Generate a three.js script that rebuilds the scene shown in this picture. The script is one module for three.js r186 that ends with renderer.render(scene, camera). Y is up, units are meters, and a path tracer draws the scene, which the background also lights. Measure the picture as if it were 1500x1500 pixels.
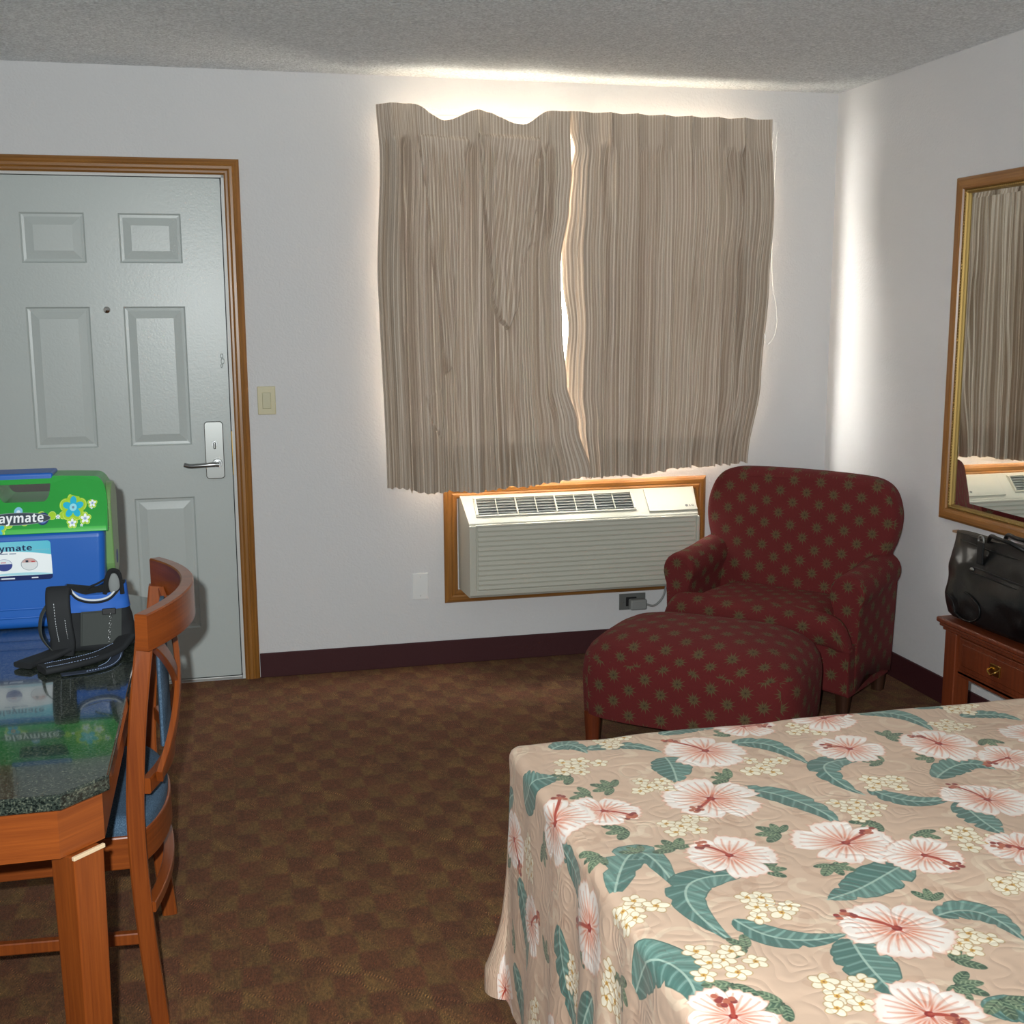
import * as THREE from 'three';
import { RoundedBoxGeometry } from 'three/addons/geometries/RoundedBoxGeometry.js';
import { mergeGeometries, mergeVertices } from 'three/addons/utils/BufferGeometryUtils.js';
import { RectAreaLightUniformsLib } from 'three/addons/lights/RectAreaLightUniformsLib.js';
RectAreaLightUniformsLib.init();

// ---------------------------------------------------------------- camera, sky, flash, exposure
// Axes: wall with the window is z = 0, right-hand wall is x = 0, floor is y = 0; metres.
const scene = new THREE.Scene();
const camera = new THREE.PerspectiveCamera(2 * Math.atan(750 / 1750.45) * 180 / Math.PI, 1, 0.05, 60);
camera.rotation.order = 'YXZ';
camera.position.set(-2.6732, 1.5238, 4.9556);
camera.rotation.set(-0.1687, -0.2369, -0.0055);
scene.add(camera);

scene.background = new THREE.Color().setRGB(1.0, 0.96, 0.88);   // bright overcast daylight outside
scene.backgroundIntensity = 50;

const flash = new THREE.SpotLight(new THREE.Color().setRGB(0.955, 1.0, 0.995), 27, 0, 0.98, 1.0, 2);
flash.name = 'camera_flash';
flash.position.set(-2.735, 1.585, 4.93);
flash.target.position.set(-1.62, 1.02, 0.2);
flash.castShadow = true;
flash.shadow.radius = 0.7;
flash.shadow.mapSize.set(2048, 2048);
scene.add(flash, flash.target);

const renderer = new THREE.WebGLRenderer({ antialias: true });
renderer.toneMapping = THREE.LinearToneMapping;
renderer.toneMappingExposure = 1.0;
renderer.shadowMap.enabled = true;

// ---------------------------------------------------------------- helpers
let seed = 12345;
const rnd = () => { seed = (seed * 1664525 + 1013904223) >>> 0; return seed / 4294967296; };
const clamp = (v, a = 0, b = 1) => Math.min(b, Math.max(a, v));
const lerp = (a, b, t) => a + (b - a) * t;
const sstep = (a, b, t) => { t = clamp((t - a) / (b - a)); return t * t * (3 - 2 * t); };
const hash = (x, y, s) => { let h = (x * 374761393 + y * 668265263 + s * 1442695041) | 0; h = Math.imul(h ^ (h >>> 13), 1274126177); return ((h ^ (h >>> 16)) >>> 0) / 4294967296; };
// value noise that tiles every px, py cells
function noise(x, y, px, py, s = 0) {
  const xi = Math.floor(x), yi = Math.floor(y), fx = x - xi, fy = y - yi, u = fx * fx * (3 - 2 * fx), v = fy * fy * (3 - 2 * fy);
  const m = (a, n) => ((a % n) + n) % n, h = (i, j) => hash(m(xi + i, px), m(yi + j, py), s);
  return lerp(lerp(h(0, 0), h(1, 0), u), lerp(h(0, 1), h(1, 1), u), v);
}
const pw = (pts, x) => {     // piecewise, smoothed
  if (x <= pts[0][0]) return pts[0][1];
  for (let i = 1; i < pts.length; i++) if (x <= pts[i][0]) { const t = (x - pts[i - 1][0]) / (pts[i][0] - pts[i - 1][0]); return lerp(pts[i - 1][1], pts[i][1], t * t * (3 - 2 * t)); }
  return pts[pts.length - 1][1];
};
function dataTex(w, h, size, fn, srgb = true) {   // size: [metres across, metres high] of one repeat
  const d = new Uint8Array(w * h * 4);
  for (let y = 0; y < h; y++) for (let x = 0; x < w; x++) {
    const c = fn(x / w, y / h, x, y), i = (y * w + x) * 4;
    for (let k = 0; k < 3; k++) d[i + k] = clamp(Math.round((Array.isArray(c) ? c[k] : c) * 255), 0, 255);
    d[i + 3] = 255;
  }
  return finish(new THREE.DataTexture(d, w, h), size, srgb);
}
function finish(t, size, srgb) {
  t.wrapS = t.wrapT = THREE.RepeatWrapping; t.magFilter = THREE.LinearFilter; t.minFilter = THREE.LinearMipmapLinearFilter; t.generateMipmaps = true;
  if (size) t.repeat.set(1 / size[0], 1 / size[1]);
  if (srgb) t.colorSpace = THREE.SRGBColorSpace;
  t.needsUpdate = true; return t;
}
function canvasTex(w, h, size, draw) {
  const c = document.createElement('canvas'); c.width = w; c.height = h; draw(c.getContext('2d'), w, h);
  return finish(new THREE.CanvasTexture(c), size, true);
}
const rgb = (r, g, b) => new THREE.Color().setRGB(r / 255, g / 255, b / 255, THREE.SRGBColorSpace);
const mat = (o) => new THREE.MeshPhysicalMaterial(o);
// uv in metres by the axis each face points along
function boxUV(g, ox = 0, oy = 0, turn = false) {
  g = g.index ? g.toNonIndexed() : g;
  const p = g.attributes.position, uv = new Float32Array(p.count * 2), a = new THREE.Vector3(), b = new THREE.Vector3(), c = new THREE.Vector3();
  for (let i = 0; i < p.count; i += 3) {
    a.fromBufferAttribute(p, i); b.fromBufferAttribute(p, i + 1); c.fromBufferAttribute(p, i + 2);
    const n = b.clone().sub(a).cross(c.clone().sub(a)), ax = Math.abs(n.x), ay = Math.abs(n.y), az = Math.abs(n.z);
    [a, b, c].forEach((v, k) => {
      let q = ax > ay && ax > az ? [v.z, v.y] : ay > az ? [v.x, v.z] : [v.x, v.y];
      if (turn) q = [q[1], q[0]];
      uv[(i + k) * 2] = q[0] + ox; uv[(i + k) * 2 + 1] = q[1] + oy;
    });
  }
  g.setAttribute('uv', new THREE.BufferAttribute(uv, 2));
  return g;
}
const clean = (g) => { const h = g.index ? g.toNonIndexed() : g.clone(); for (const k of Object.keys(h.attributes)) if (!['position', 'normal', 'uv'].includes(k)) h.deleteAttribute(k); if (!h.attributes.uv) h.setAttribute('uv', new THREE.BufferAttribute(new Float32Array(h.attributes.position.count * 2), 2)); if (!h.attributes.normal) h.computeVertexNormals(); return h; };
const merge = (list) => mergeGeometries(list.map(clean));
const taken = new Map();
const numbered = (n) => { const k = taken.get(n) || 0; taken.set(n, k + 1); return k ? n + '_' + String(k).padStart(3, '0') : n; };
const lit = (o) => { o.castShadow = true; o.receiveShadow = true; return o; };
function part(name, g, m, parent) { const o = lit(new THREE.Mesh(g, m)); o.name = name; parent.add(o); return o; }
function thing(name, label, category, pos = [0, 0, 0], turn = 0, group) {
  const o = new THREE.Group(); o.name = numbered(name); o.position.set(...pos); o.rotation.y = turn;
  o.userData = { label, category }; if (group) o.userData.group = group; scene.add(o); return o;
}
function struct(name, g, m, label) { const o = lit(new THREE.Mesh(g, m)); o.name = name; o.userData = { kind: 'structure', label, category: name.split('_')[0] }; scene.add(o); return o; }
function structGroup(name, label) { const o = new THREE.Group(); o.name = name; o.userData = { kind: 'structure', label, category: name.split('_')[0] }; scene.add(o); return o; }
// box by its extents, edges rounded by r
function bx(x0, x1, y0, y1, z0, z1, r = 0.002, seg = 2) {
  const w = x1 - x0, h = y1 - y0, d = z1 - z0, g = r > 0 ? new RoundedBoxGeometry(w, h, d, seg, Math.min(r, w / 2.01, h / 2.01, d / 2.01)) : new THREE.BoxGeometry(w, h, d);
  g.translate((x0 + x1) / 2, (y0 + y1) / 2, (z0 + z1) / 2); return g;
}
const V = (x, y, z) => new THREE.Vector3(x, y, z);
function tube(pts, r, n = 32, rs = 8, closed = false) { return new THREE.TubeGeometry(new THREE.CatmullRomCurve3(pts.map((p) => V(...p)), closed, 'centripetal'), n, r, rs, closed); }
// grid surface: f(s, t) -> [x, y, z], uvf(s, t) -> [u, v]
function grid(nu, nv, f, uvf, flip = false) {
  const pos = [], uv = [], idx = [];
  for (let j = 0; j <= nv; j++) for (let i = 0; i <= nu; i++) { pos.push(...f(i / nu, j / nv, i, j)); uv.push(...(uvf ? uvf(i / nu, j / nv, i, j) : [i / nu, j / nv])); }
  for (let j = 0; j < nv; j++) for (let i = 0; i < nu; i++) { const a = j * (nu + 1) + i, b = a + 1, c = a + nu + 1, d = c + 1; flip ? idx.push(a, b, c, b, d, c) : idx.push(a, c, b, b, c, d); }
  const g = new THREE.BufferGeometry();
  g.setAttribute('position', new THREE.Float32BufferAttribute(pos, 3)); g.setAttribute('uv', new THREE.Float32BufferAttribute(uv, 2)); g.setIndex(idx); g.computeVertexNormals(); return g;
}
// a band swept through cross-sections: secs = [[ [x,y,z], ... ], ...], each closed loop of equal length; capped
function loft(secs, smooth = true) {
  const n = secs[0].length, pos = [], idx = [];
  secs.forEach((s) => s.forEach((p) => pos.push(...p)));
  for (let j = 0; j + 1 < secs.length; j++) for (let i = 0; i < n; i++) { const a = j * n + i, b = j * n + (i + 1) % n, c = a + n, d = b + n; idx.push(a, b, c, b, d, c); }
  for (const [j, f] of [[0, 1], [secs.length - 1, 0]]) {
    const m = secs[j].reduce((q, p) => [q[0] + p[0] / n, q[1] + p[1] / n, q[2] + p[2] / n], [0, 0, 0]), k = pos.length / 3, base = k + 1;
    pos.push(...m); secs[j].forEach((p) => pos.push(...p));
    for (let i = 0; i < n; i++) f ? idx.push(k, base + (i + 1) % n, base + i) : idx.push(k, base + i, base + (i + 1) % n);
  }
  const g = new THREE.BufferGeometry(); g.setAttribute('position', new THREE.Float32BufferAttribute(pos, 3)); g.setIndex(idx);
  if (!smooth) { const h = g.toNonIndexed(); h.computeVertexNormals(); return h; }
  g.computeVertexNormals(); return g;
}
// a bar of rectangular section w (sideways, along wdir) by d along a polyline
function bar(pts, w, d, wdir) {
  const cv = new THREE.CatmullRomCurve3(pts.map((p) => V(...p)), false, 'centripetal'), n = Math.max(2, pts.length * 6), secs = [];
  for (let i = 0; i <= n; i++) {
    const p = cv.getPoint(i / n), t = cv.getTangent(i / n), a = V(...wdir); a.addScaledVector(t, -a.dot(t)).normalize(); const b = t.clone().cross(a).normalize(), c = 0.2;
    const ring = [[-1, -1 + c], [-1, 1 - c], [-1 + c, 1], [1 - c, 1], [1, 1 - c], [1, -1 + c], [1 - c, -1], [-1 + c, -1]];
    secs.push(ring.map(([u, v]) => p.clone().addScaledVector(a, u * w / 2).addScaledVector(b, v * d / 2).toArray()).reverse());
  }
  return boxUV(loft(secs, false), rnd(), rnd());
}
function roundRect(x0, x1, y0, y1, r) {
  const s = new THREE.Shape(); s.moveTo(x0 + r, y0); s.lineTo(x1 - r, y0); s.absarc(x1 - r, y0 + r, r, -Math.PI / 2, 0); s.lineTo(x1, y1 - r); s.absarc(x1 - r, y1 - r, r, 0, Math.PI / 2);
  s.lineTo(x0 + r, y1); s.absarc(x0 + r, y1 - r, r, Math.PI / 2, Math.PI); s.lineTo(x0, y0 + r); s.absarc(x0 + r, y0 + r, r, Math.PI, 1.5 * Math.PI); return s;
}
const rectPath = (x0, x1, y0, y1) => { const p = new THREE.Path(); p.moveTo(x0, y0); p.lineTo(x0, y1); p.lineTo(x1, y1); p.lineTo(x1, y0); p.lineTo(x0, y0); return p; };
const extrude = (s, depth, bevel = 0, seg = 2, curve = 12) => new THREE.ExtrudeGeometry(s, { depth, bevelEnabled: bevel > 0, bevelSize: bevel, bevelThickness: bevel, bevelSegments: seg, curveSegments: curve, bevelOffset: -bevel });

// ---------------------------------------------------------------- materials
const wallBump = dataTex(512, 512, [0.5, 0.5], (u, v) => 0.55 * noise(u * 90, v * 90, 90, 90, 1) + 0.3 * noise(u * 40, v * 40, 40, 40, 2) + 0.15 * noise(u * 200, v * 200, 200, 200, 3), false);
const M = {};
M.wall = mat({ color: rgb(226, 226, 227), roughness: 0.82, bumpMap: wallBump, bumpScale: 0.0010 });
const popBump = dataTex(1024, 1024, [1.0, 1.0], (u, v) => { const a = noise(u * 150, v * 150, 150, 150, 5), b = noise(u * 260, v * 260, 260, 260, 6), c = noise(u * 60, v * 60, 60, 60, 7); return Math.pow(a, 1.6) * 0.55 + b * 0.35 + c * 0.1; }, false);
const popCol = dataTex(1024, 1024, [1.03, 1.03], (u, v) => { const a = noise(u * 150, v * 150, 150, 150, 8), a2 = noise(u * 280, v * 280, 280, 280, 10), b = noise(u * 25, v * 25, 25, 25, 9); const k = 0.80 + 0.14 * a + 0.09 * a2 + 0.02 * b; return [k * 0.985, k, k * 1.005]; });
M.ceiling = mat({ map: popCol, roughness: 0.95, bumpMap: popBump, bumpScale: 0.006 });
M.white = mat({ color: rgb(225, 226, 224), roughness: 0.4 });
M.door = mat({ color: rgb(199, 207, 205), roughness: 0.33, bumpMap: wallBump, bumpScale: 0.0002 });
function woodTex(c0, c1, sw, sh, s, streak = 60) {   // grain runs along v
  return dataTex(256, 512, [sw, sh], (u, v) => {
    const w = u + 0.03 * noise(u * 3, v * 2, 3, 2, s), a = noise(w * streak, v * 4, streak, 4, s + 1), b = noise(w * streak / 4, v * 2, Math.round(streak / 4), 2, s + 2), c = noise(u * 128, v * 18, 128, 18, s + 3);
    const t = clamp(0.4 * a + 0.45 * b + 0.25 * c - 0.05); return [0, 1, 2].map((k) => lerp(c0[k], c1[k], t) / 255);
  });
}
M.oak = mat({ map: woodTex([122, 78, 30], [182, 126, 60], 0.12, 0.6, 21), roughness: 0.34, clearcoat: 0.25, clearcoatRoughness: 0.3 });
M.cherry = mat({ map: woodTex([110, 50, 17], [156, 80, 29], 0.16, 0.7, 31, 40), roughness: 0.33, clearcoat: 0.4, clearcoatRoughness: 0.25 });
M.darkwood = mat({ map: woodTex([88, 38, 20], [130, 62, 32], 0.16, 0.7, 41, 40), roughness: 0.36, clearcoat: 0.3, clearcoatRoughness: 0.3 });
M.legwood = mat({ map: woodTex([52, 30, 20], [84, 50, 30], 0.16, 0.7, 45, 40), roughness: 0.5 });
M.rawwood = mat({ color: rgb(222, 196, 160), roughness: 0.8 });
M.base = mat({ color: rgb(64, 20, 25), roughness: 0.7, bumpMap: wallBump, bumpScale: 0.0006 });
M.chrome = mat({ color: rgb(170, 172, 172), roughness: 0.28, metalness: 1 });
M.steel = mat({ color: rgb(150, 152, 150), roughness: 0.36, metalness: 1 });
M.brass = mat({ color: rgb(196, 158, 84), roughness: 0.3, metalness: 1 });
M.gold = mat({ color: rgb(168, 138, 80), roughness: 0.5, metalness: 0.7 });
M.black = mat({ color: rgb(22, 22, 24), roughness: 0.6 });
M.almond = mat({ color: rgb(206, 198, 160), roughness: 0.4 });
M.rocker = mat({ color: rgb(190, 184, 146), roughness: 0.35 });
M.acbody = mat({ color: rgb(198, 197, 184), roughness: 0.42 });
M.acinside = mat({ color: rgb(70, 76, 76), roughness: 0.6 });
M.glass = mat({ color: 0xffffff, roughness: 0.0, transmission: 1, thickness: 0, ior: 1.5 });
M.alu = mat({ color: rgb(196, 198, 196), roughness: 0.4, metalness: 0.7 });
M.mirror = mat({ color: rgb(236, 240, 238), roughness: 0.015, metalness: 1 });
M.concrete = mat({ color: rgb(150, 146, 138), roughness: 0.9 });

// carpet: woven blocks in two browns, thin wandering ribbed lines
M.carpet = (() => {
  const CW = 0.069, CH = 0.0915, NX = 14, NY = 12, SX = CW * NX, SY = CH * NY, W = 1400, H = 1600;
  const lines = []; for (let k = 0; k < 9; k++) lines.push([rnd(), rnd(), 0.010 + rnd() * 0.02, 1 + Math.floor(rnd() * 2), rnd() * 6.28]);
  const t = dataTex(W, H, [SX, SY], (u, v, px, py) => {
    const wob = 0.13 * (noise(u * NX * 2, v * NY * 2, NX * 2, NY * 2, 51) - 0.5), gx = u * NX + wob, gy = v * NY + wob * 0.8, ix = Math.floor(gx), iy = Math.floor(gy), fx = gx - ix, fy = gy - iy;
    const ch = (((ix + iy) % 2) + 2) % 2, soft = sstep(0, 0.09, Math.min(fx, 1 - fx)) * sstep(0, 0.09, Math.min(fy, 1 - fy));
    const mx = ((ix % NX) + NX) % NX, my = ((iy % NY) + NY) % NY, r1 = hash(mx, my, 61), slant = (fx - 0.5) * (r1 > 0.5 ? 1 : -1) + (fy - 0.5) * 0.8;
    let k = ch ? 1 : 0; k = lerp(0.5, k, soft);
    if (ch) k *= 0.60 + 0.4 * sstep(-0.12, 0.12, slant + 0.2 * (r1 - 0.5)); else k += 0.22 * sstep(0.0, 0.2, slant) * (r1 > 0.35 ? 1 : 0);
    const red = [117, 71, 45], olive = [130, 95, 54];
    let c = [0, 1, 2].map((i) => lerp(red[i], olive[i], k));
    const rib = 0.5 + 0.5 * Math.sin(px * 6.2832 / 5), fib = noise(u * 460, v * 420, 460, 420, 52), mid = noise(u * 30, v * 30, 30, 30, 53);
    const tuft = noise(u * 240, v * 160, 240, 160, 55) - 0.5; let g = 0.80 + 0.10 * rib + 0.2 * (fib - 0.5) + 0.24 * tuft + 0.10 * mid + 0.06 * (hash(mx, my, 66) - 0.5);
    for (const [a, b, w, n, ph] of lines) {      // ribbed wandering lines
      let d = v - (b + (u - a) * n + 0.05 * Math.sin(6.2832 * u * 2 + ph)); d -= Math.round(d);
      if (Math.abs(d) < 0.0046) { const tw = 0.5 + 0.5 * Math.sin(px * 0.5 + py * 0.25); g += (tw - 0.40) * 0.42; }
    }
    return c.map((x) => x * g / 255);
  });
  const b = dataTex(512, 512, [0.32, 0.32], (u, v) => 0.5 * (0.5 + 0.5 * Math.sin(u * 6.2832 * 90)) + 0.5 * noise(u * 150, v * 150, 150, 150, 54), false);
  return mat({ map: t, roughness: 0.95, bumpMap: b, bumpScale: 0.002, sheen: 0.15, sheenRoughness: 0.8, sheenColor: rgb(150, 120, 90) });
})();

// dark red upholstery with olive starbursts on a half-drop lattice
M.star = (() => {
  const SW = 0.116, SH = 0.092, W = 512, H = 406;
  const t = canvasTex(W, H, [SW, SH], (g) => {
    g.fillStyle = 'rgb(106,28,28)'; g.fillRect(0, 0, W, H);
    for (let i = 0; i < 9000; i++) { const a = rnd(); g.fillStyle = a < 0.5 ? 'rgba(90,20,24,0.25)' : 'rgba(146,50,42,0.25)'; g.fillRect(rnd() * W, rnd() * H, 2 + rnd() * 4, 2); }
    const star = (cx, cy) => {
      for (let k = 0; k < 20; k++) {
        const a = k / 20 * 6.2832 + 0.13, R = (k % 2 === 0 ? 138 : 96) * (0.92 + 0.12 * hash(k, 3, 5)), w = 17;
        g.fillStyle = k % 2 ? 'rgb(88,74,46)' : 'rgb(104,86,56)';
        g.beginPath(); g.moveTo(cx + Math.cos(a + 1.5708) * w, cy + Math.sin(a + 1.5708) * w); g.lineTo(cx + Math.cos(a) * R, cy + Math.sin(a) * R); g.lineTo(cx - Math.cos(a + 1.5708) * w, cy - Math.sin(a + 1.5708) * w); g.fill();
      }
      g.fillStyle = 'rgb(92,72,46)'; g.beginPath(); g.arc(cx, cy, 26, 0, 7); g.fill();
      g.fillStyle = 'rgb(62,46,34)'; g.beginPath(); g.arc(cx, cy, 12, 0, 7); g.fill();
    };
    for (const [x, y] of [[0.5, 0.5], [0, 0], [1, 0], [0, 1], [1, 1]]) star(x * W, y * H);
  });
  const b = dataTex(256, 256, [0.03, 0.03], (u, v) => 0.5 + 0.25 * Math.sin(u * 6.2832 * 24) + 0.25 * Math.sin(v * 6.2832 * 24), false);
  return mat({ map: t, roughness: 0.88, bumpMap: b, bumpScale: 0.0005, sheen: 0.35, sheenRoughness: 0.5, sheenColor: rgb(150, 50, 45) });
})();

// striped curtain cloth
M.curtain = (() => {
  const t = dataTex(512, 256, [0.10, 0.4], (u, v, x, y) => {
    const s = (u * 4) % 1, wide = sstep(0.08, 0.14, s) * (1 - sstep(0.50, 0.56, s)), thin = sstep(0.74, 0.76, s) * (1 - sstep(0.80, 0.82, s)) * 0.7;
    const f = noise(u * 128, v * 256, 128, 256, 71) - 0.5, st = noise(u * 256, v * 6, 256, 6, 72) - 0.5, k = Math.max(wide, thin);
    const a = [182, 164, 146], b = [212, 200, 185]; return [0, 1, 2].map((i) => (lerp(a[i], b[i], k) + 16 * f + 16 * st) / 255);
  });
  return mat({ map: t, roughness: 0.72, transmission: 0.003, thickness: 0, side: THREE.DoubleSide, sheen: 0.15, sheenColor: rgb(230, 220, 205) });
})();

// blue woven seat cloth
M.denim = mat({ map: dataTex(256, 256, [0.06, 0.06], (u, v) => { const a = noise(u * 40, v * 40, 40, 40, 81), b = noise(u * 100, v * 100, 100, 100, 82), k = 0.5 * a + 0.5 * b; return [lerp(30, 104, k) / 255, lerp(54, 130, k) / 255, lerp(78, 152, k) / 255]; }), roughness: 0.9 });
// speckled green laminate
M.granite = mat({ map: dataTex(512, 512, [0.22, 0.22], (u, v) => {
  const a = noise(u * 110, v * 110, 110, 110, 91), b = noise(u * 60, v * 60, 60, 60, 92), c = noise(u * 200, v * 200, 200, 200, 93); let k = 0.5 * a + 0.3 * b + 0.2 * c;
  const base = [48, 56, 50], hi = [92, 96, 82], lo = [20, 26, 24]; const s = sstep(0.55, 0.74, k), d = sstep(0.47, 0.32, k);
  return [0, 1, 2].map((i) => lerp(lerp(base[i], hi[i], s), lo[i], d) / 255); }), roughness: 0.11, clearcoat: 0.5, clearcoatRoughness: 0.03 });

// ---------------------------------------------------------------- the room
const XL = -4.35, ZB = 7.6, H = 2.44, T = 0.09;
const DOOR = { x0: -3.575, x1: -2.622, y1: 2.05 }, WIN = { x0: -1.97, x1: -0.42, y0: 0.92, y1: 2.25 };
struct('floor', boxUV(bx(XL, 0, -0.1, 0, 0, ZB, 0)), M.carpet, 'brown carpet woven in checkered blocks');
struct('ceiling', boxUV(bx(XL - T, T, H, H + 0.12, -T, ZB + T, 0)), M.ceiling, 'white textured popcorn ceiling');
{
  const s = new THREE.Shape(); s.moveTo(XL - T, -0.1); s.lineTo(T, -0.1); s.lineTo(T, H); s.lineTo(XL - T, H); s.lineTo(XL - T, -0.1);
  s.holes.push(rectPath(DOOR.x0, DOOR.x1, 0, DOOR.y1), rectPath(WIN.x0, WIN.x1, WIN.y0, WIN.y1));
  const g = extrude(s, T); g.translate(0, 0, -T); struct('wall_back', boxUV(g), M.wall, 'off-white painted wall with the door and the curtained window');
}
struct('wall_right', boxUV(bx(0, T, -0.1, H, 0, ZB + T, 0)), M.wall, 'off-white painted side wall with the framed mirror');
struct('wall_left', boxUV(bx(XL - T, XL, -0.1, H, 0, ZB + T, 0)), M.wall, 'off-white painted wall beyond the table');
struct('wall_front', boxUV(bx(XL, 0, -0.1, H, ZB, ZB + T, 0)), M.wall, 'off-white painted wall at the far end of the room');
const baseProfile = (x0, x1) => bx(x0, x1, 0, 0.104, 0, 0.012, 0.003);
struct('baseboard_back', boxUV(baseProfile(-2.568, -0.001)), M.base, 'dark burgundy baseboard under the window wall');
struct('baseboard_right', boxUV(bx(-0.012, 0, 0, 0.104, 0.013, ZB, 0.003)), M.base, 'dark burgundy baseboard along the mirror wall');
// outside
struct('walkway', boxUV(bx(-9, 5, -0.3, -0.12, -7, -T - 0.01, 0)), M.concrete, 'pale concrete walkway outside the window');

// door casing: three fluted oak boards with mitred corners
{
  const cg = structGroup('trim_1', 'varnished oak casing with fluted face around the white door');
  const prof = [[0, 0], [0, 0.014], [0.006, 0.019], [0.014, 0.019], [0.018, 0.016], [0.022, 0.019], [0.032, 0.019], [0.036, 0.016], [0.040, 0.018], [0.050, 0.014], [0.056, 0.010], [0.060, 0.006], [0.060, 0]]; // [out from opening, out of wall]
  const frame = (x0, x1, y0, y1, names, pf, grp, m, z = 0, open = true) => {
    const C = [[x0, y0, -1, open ? 0 : -1], [x0, y1, -1, 1], [x1, y1, 1, 1], [x1, y0, 1, open ? 0 : -1]], runs = open ? [[0, 1], [1, 2], [2, 3]] : [[0, 1], [1, 2], [2, 3], [3, 0]];
    runs.forEach(([i, j], k) => {
      const sec = ([x, y, sx, sy]) => pf.map(([o, d]) => [x + sx * o, y + sy * o, z + d]);
      let g = loft([sec(C[i]), sec(C[j])], false);
      g = boxUV(g, 0, k * 0.2, k % 2 === 1);
      part(names, g, m, grp);
    });
  };
  frame(DOOR.x0 + 0.008, DOOR.x1 - 0.008, 0, DOOR.y1 - 0.006, 'casing_board', prof, cg, M.oak, 0.0005);
  M.frame = frame;
}
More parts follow.
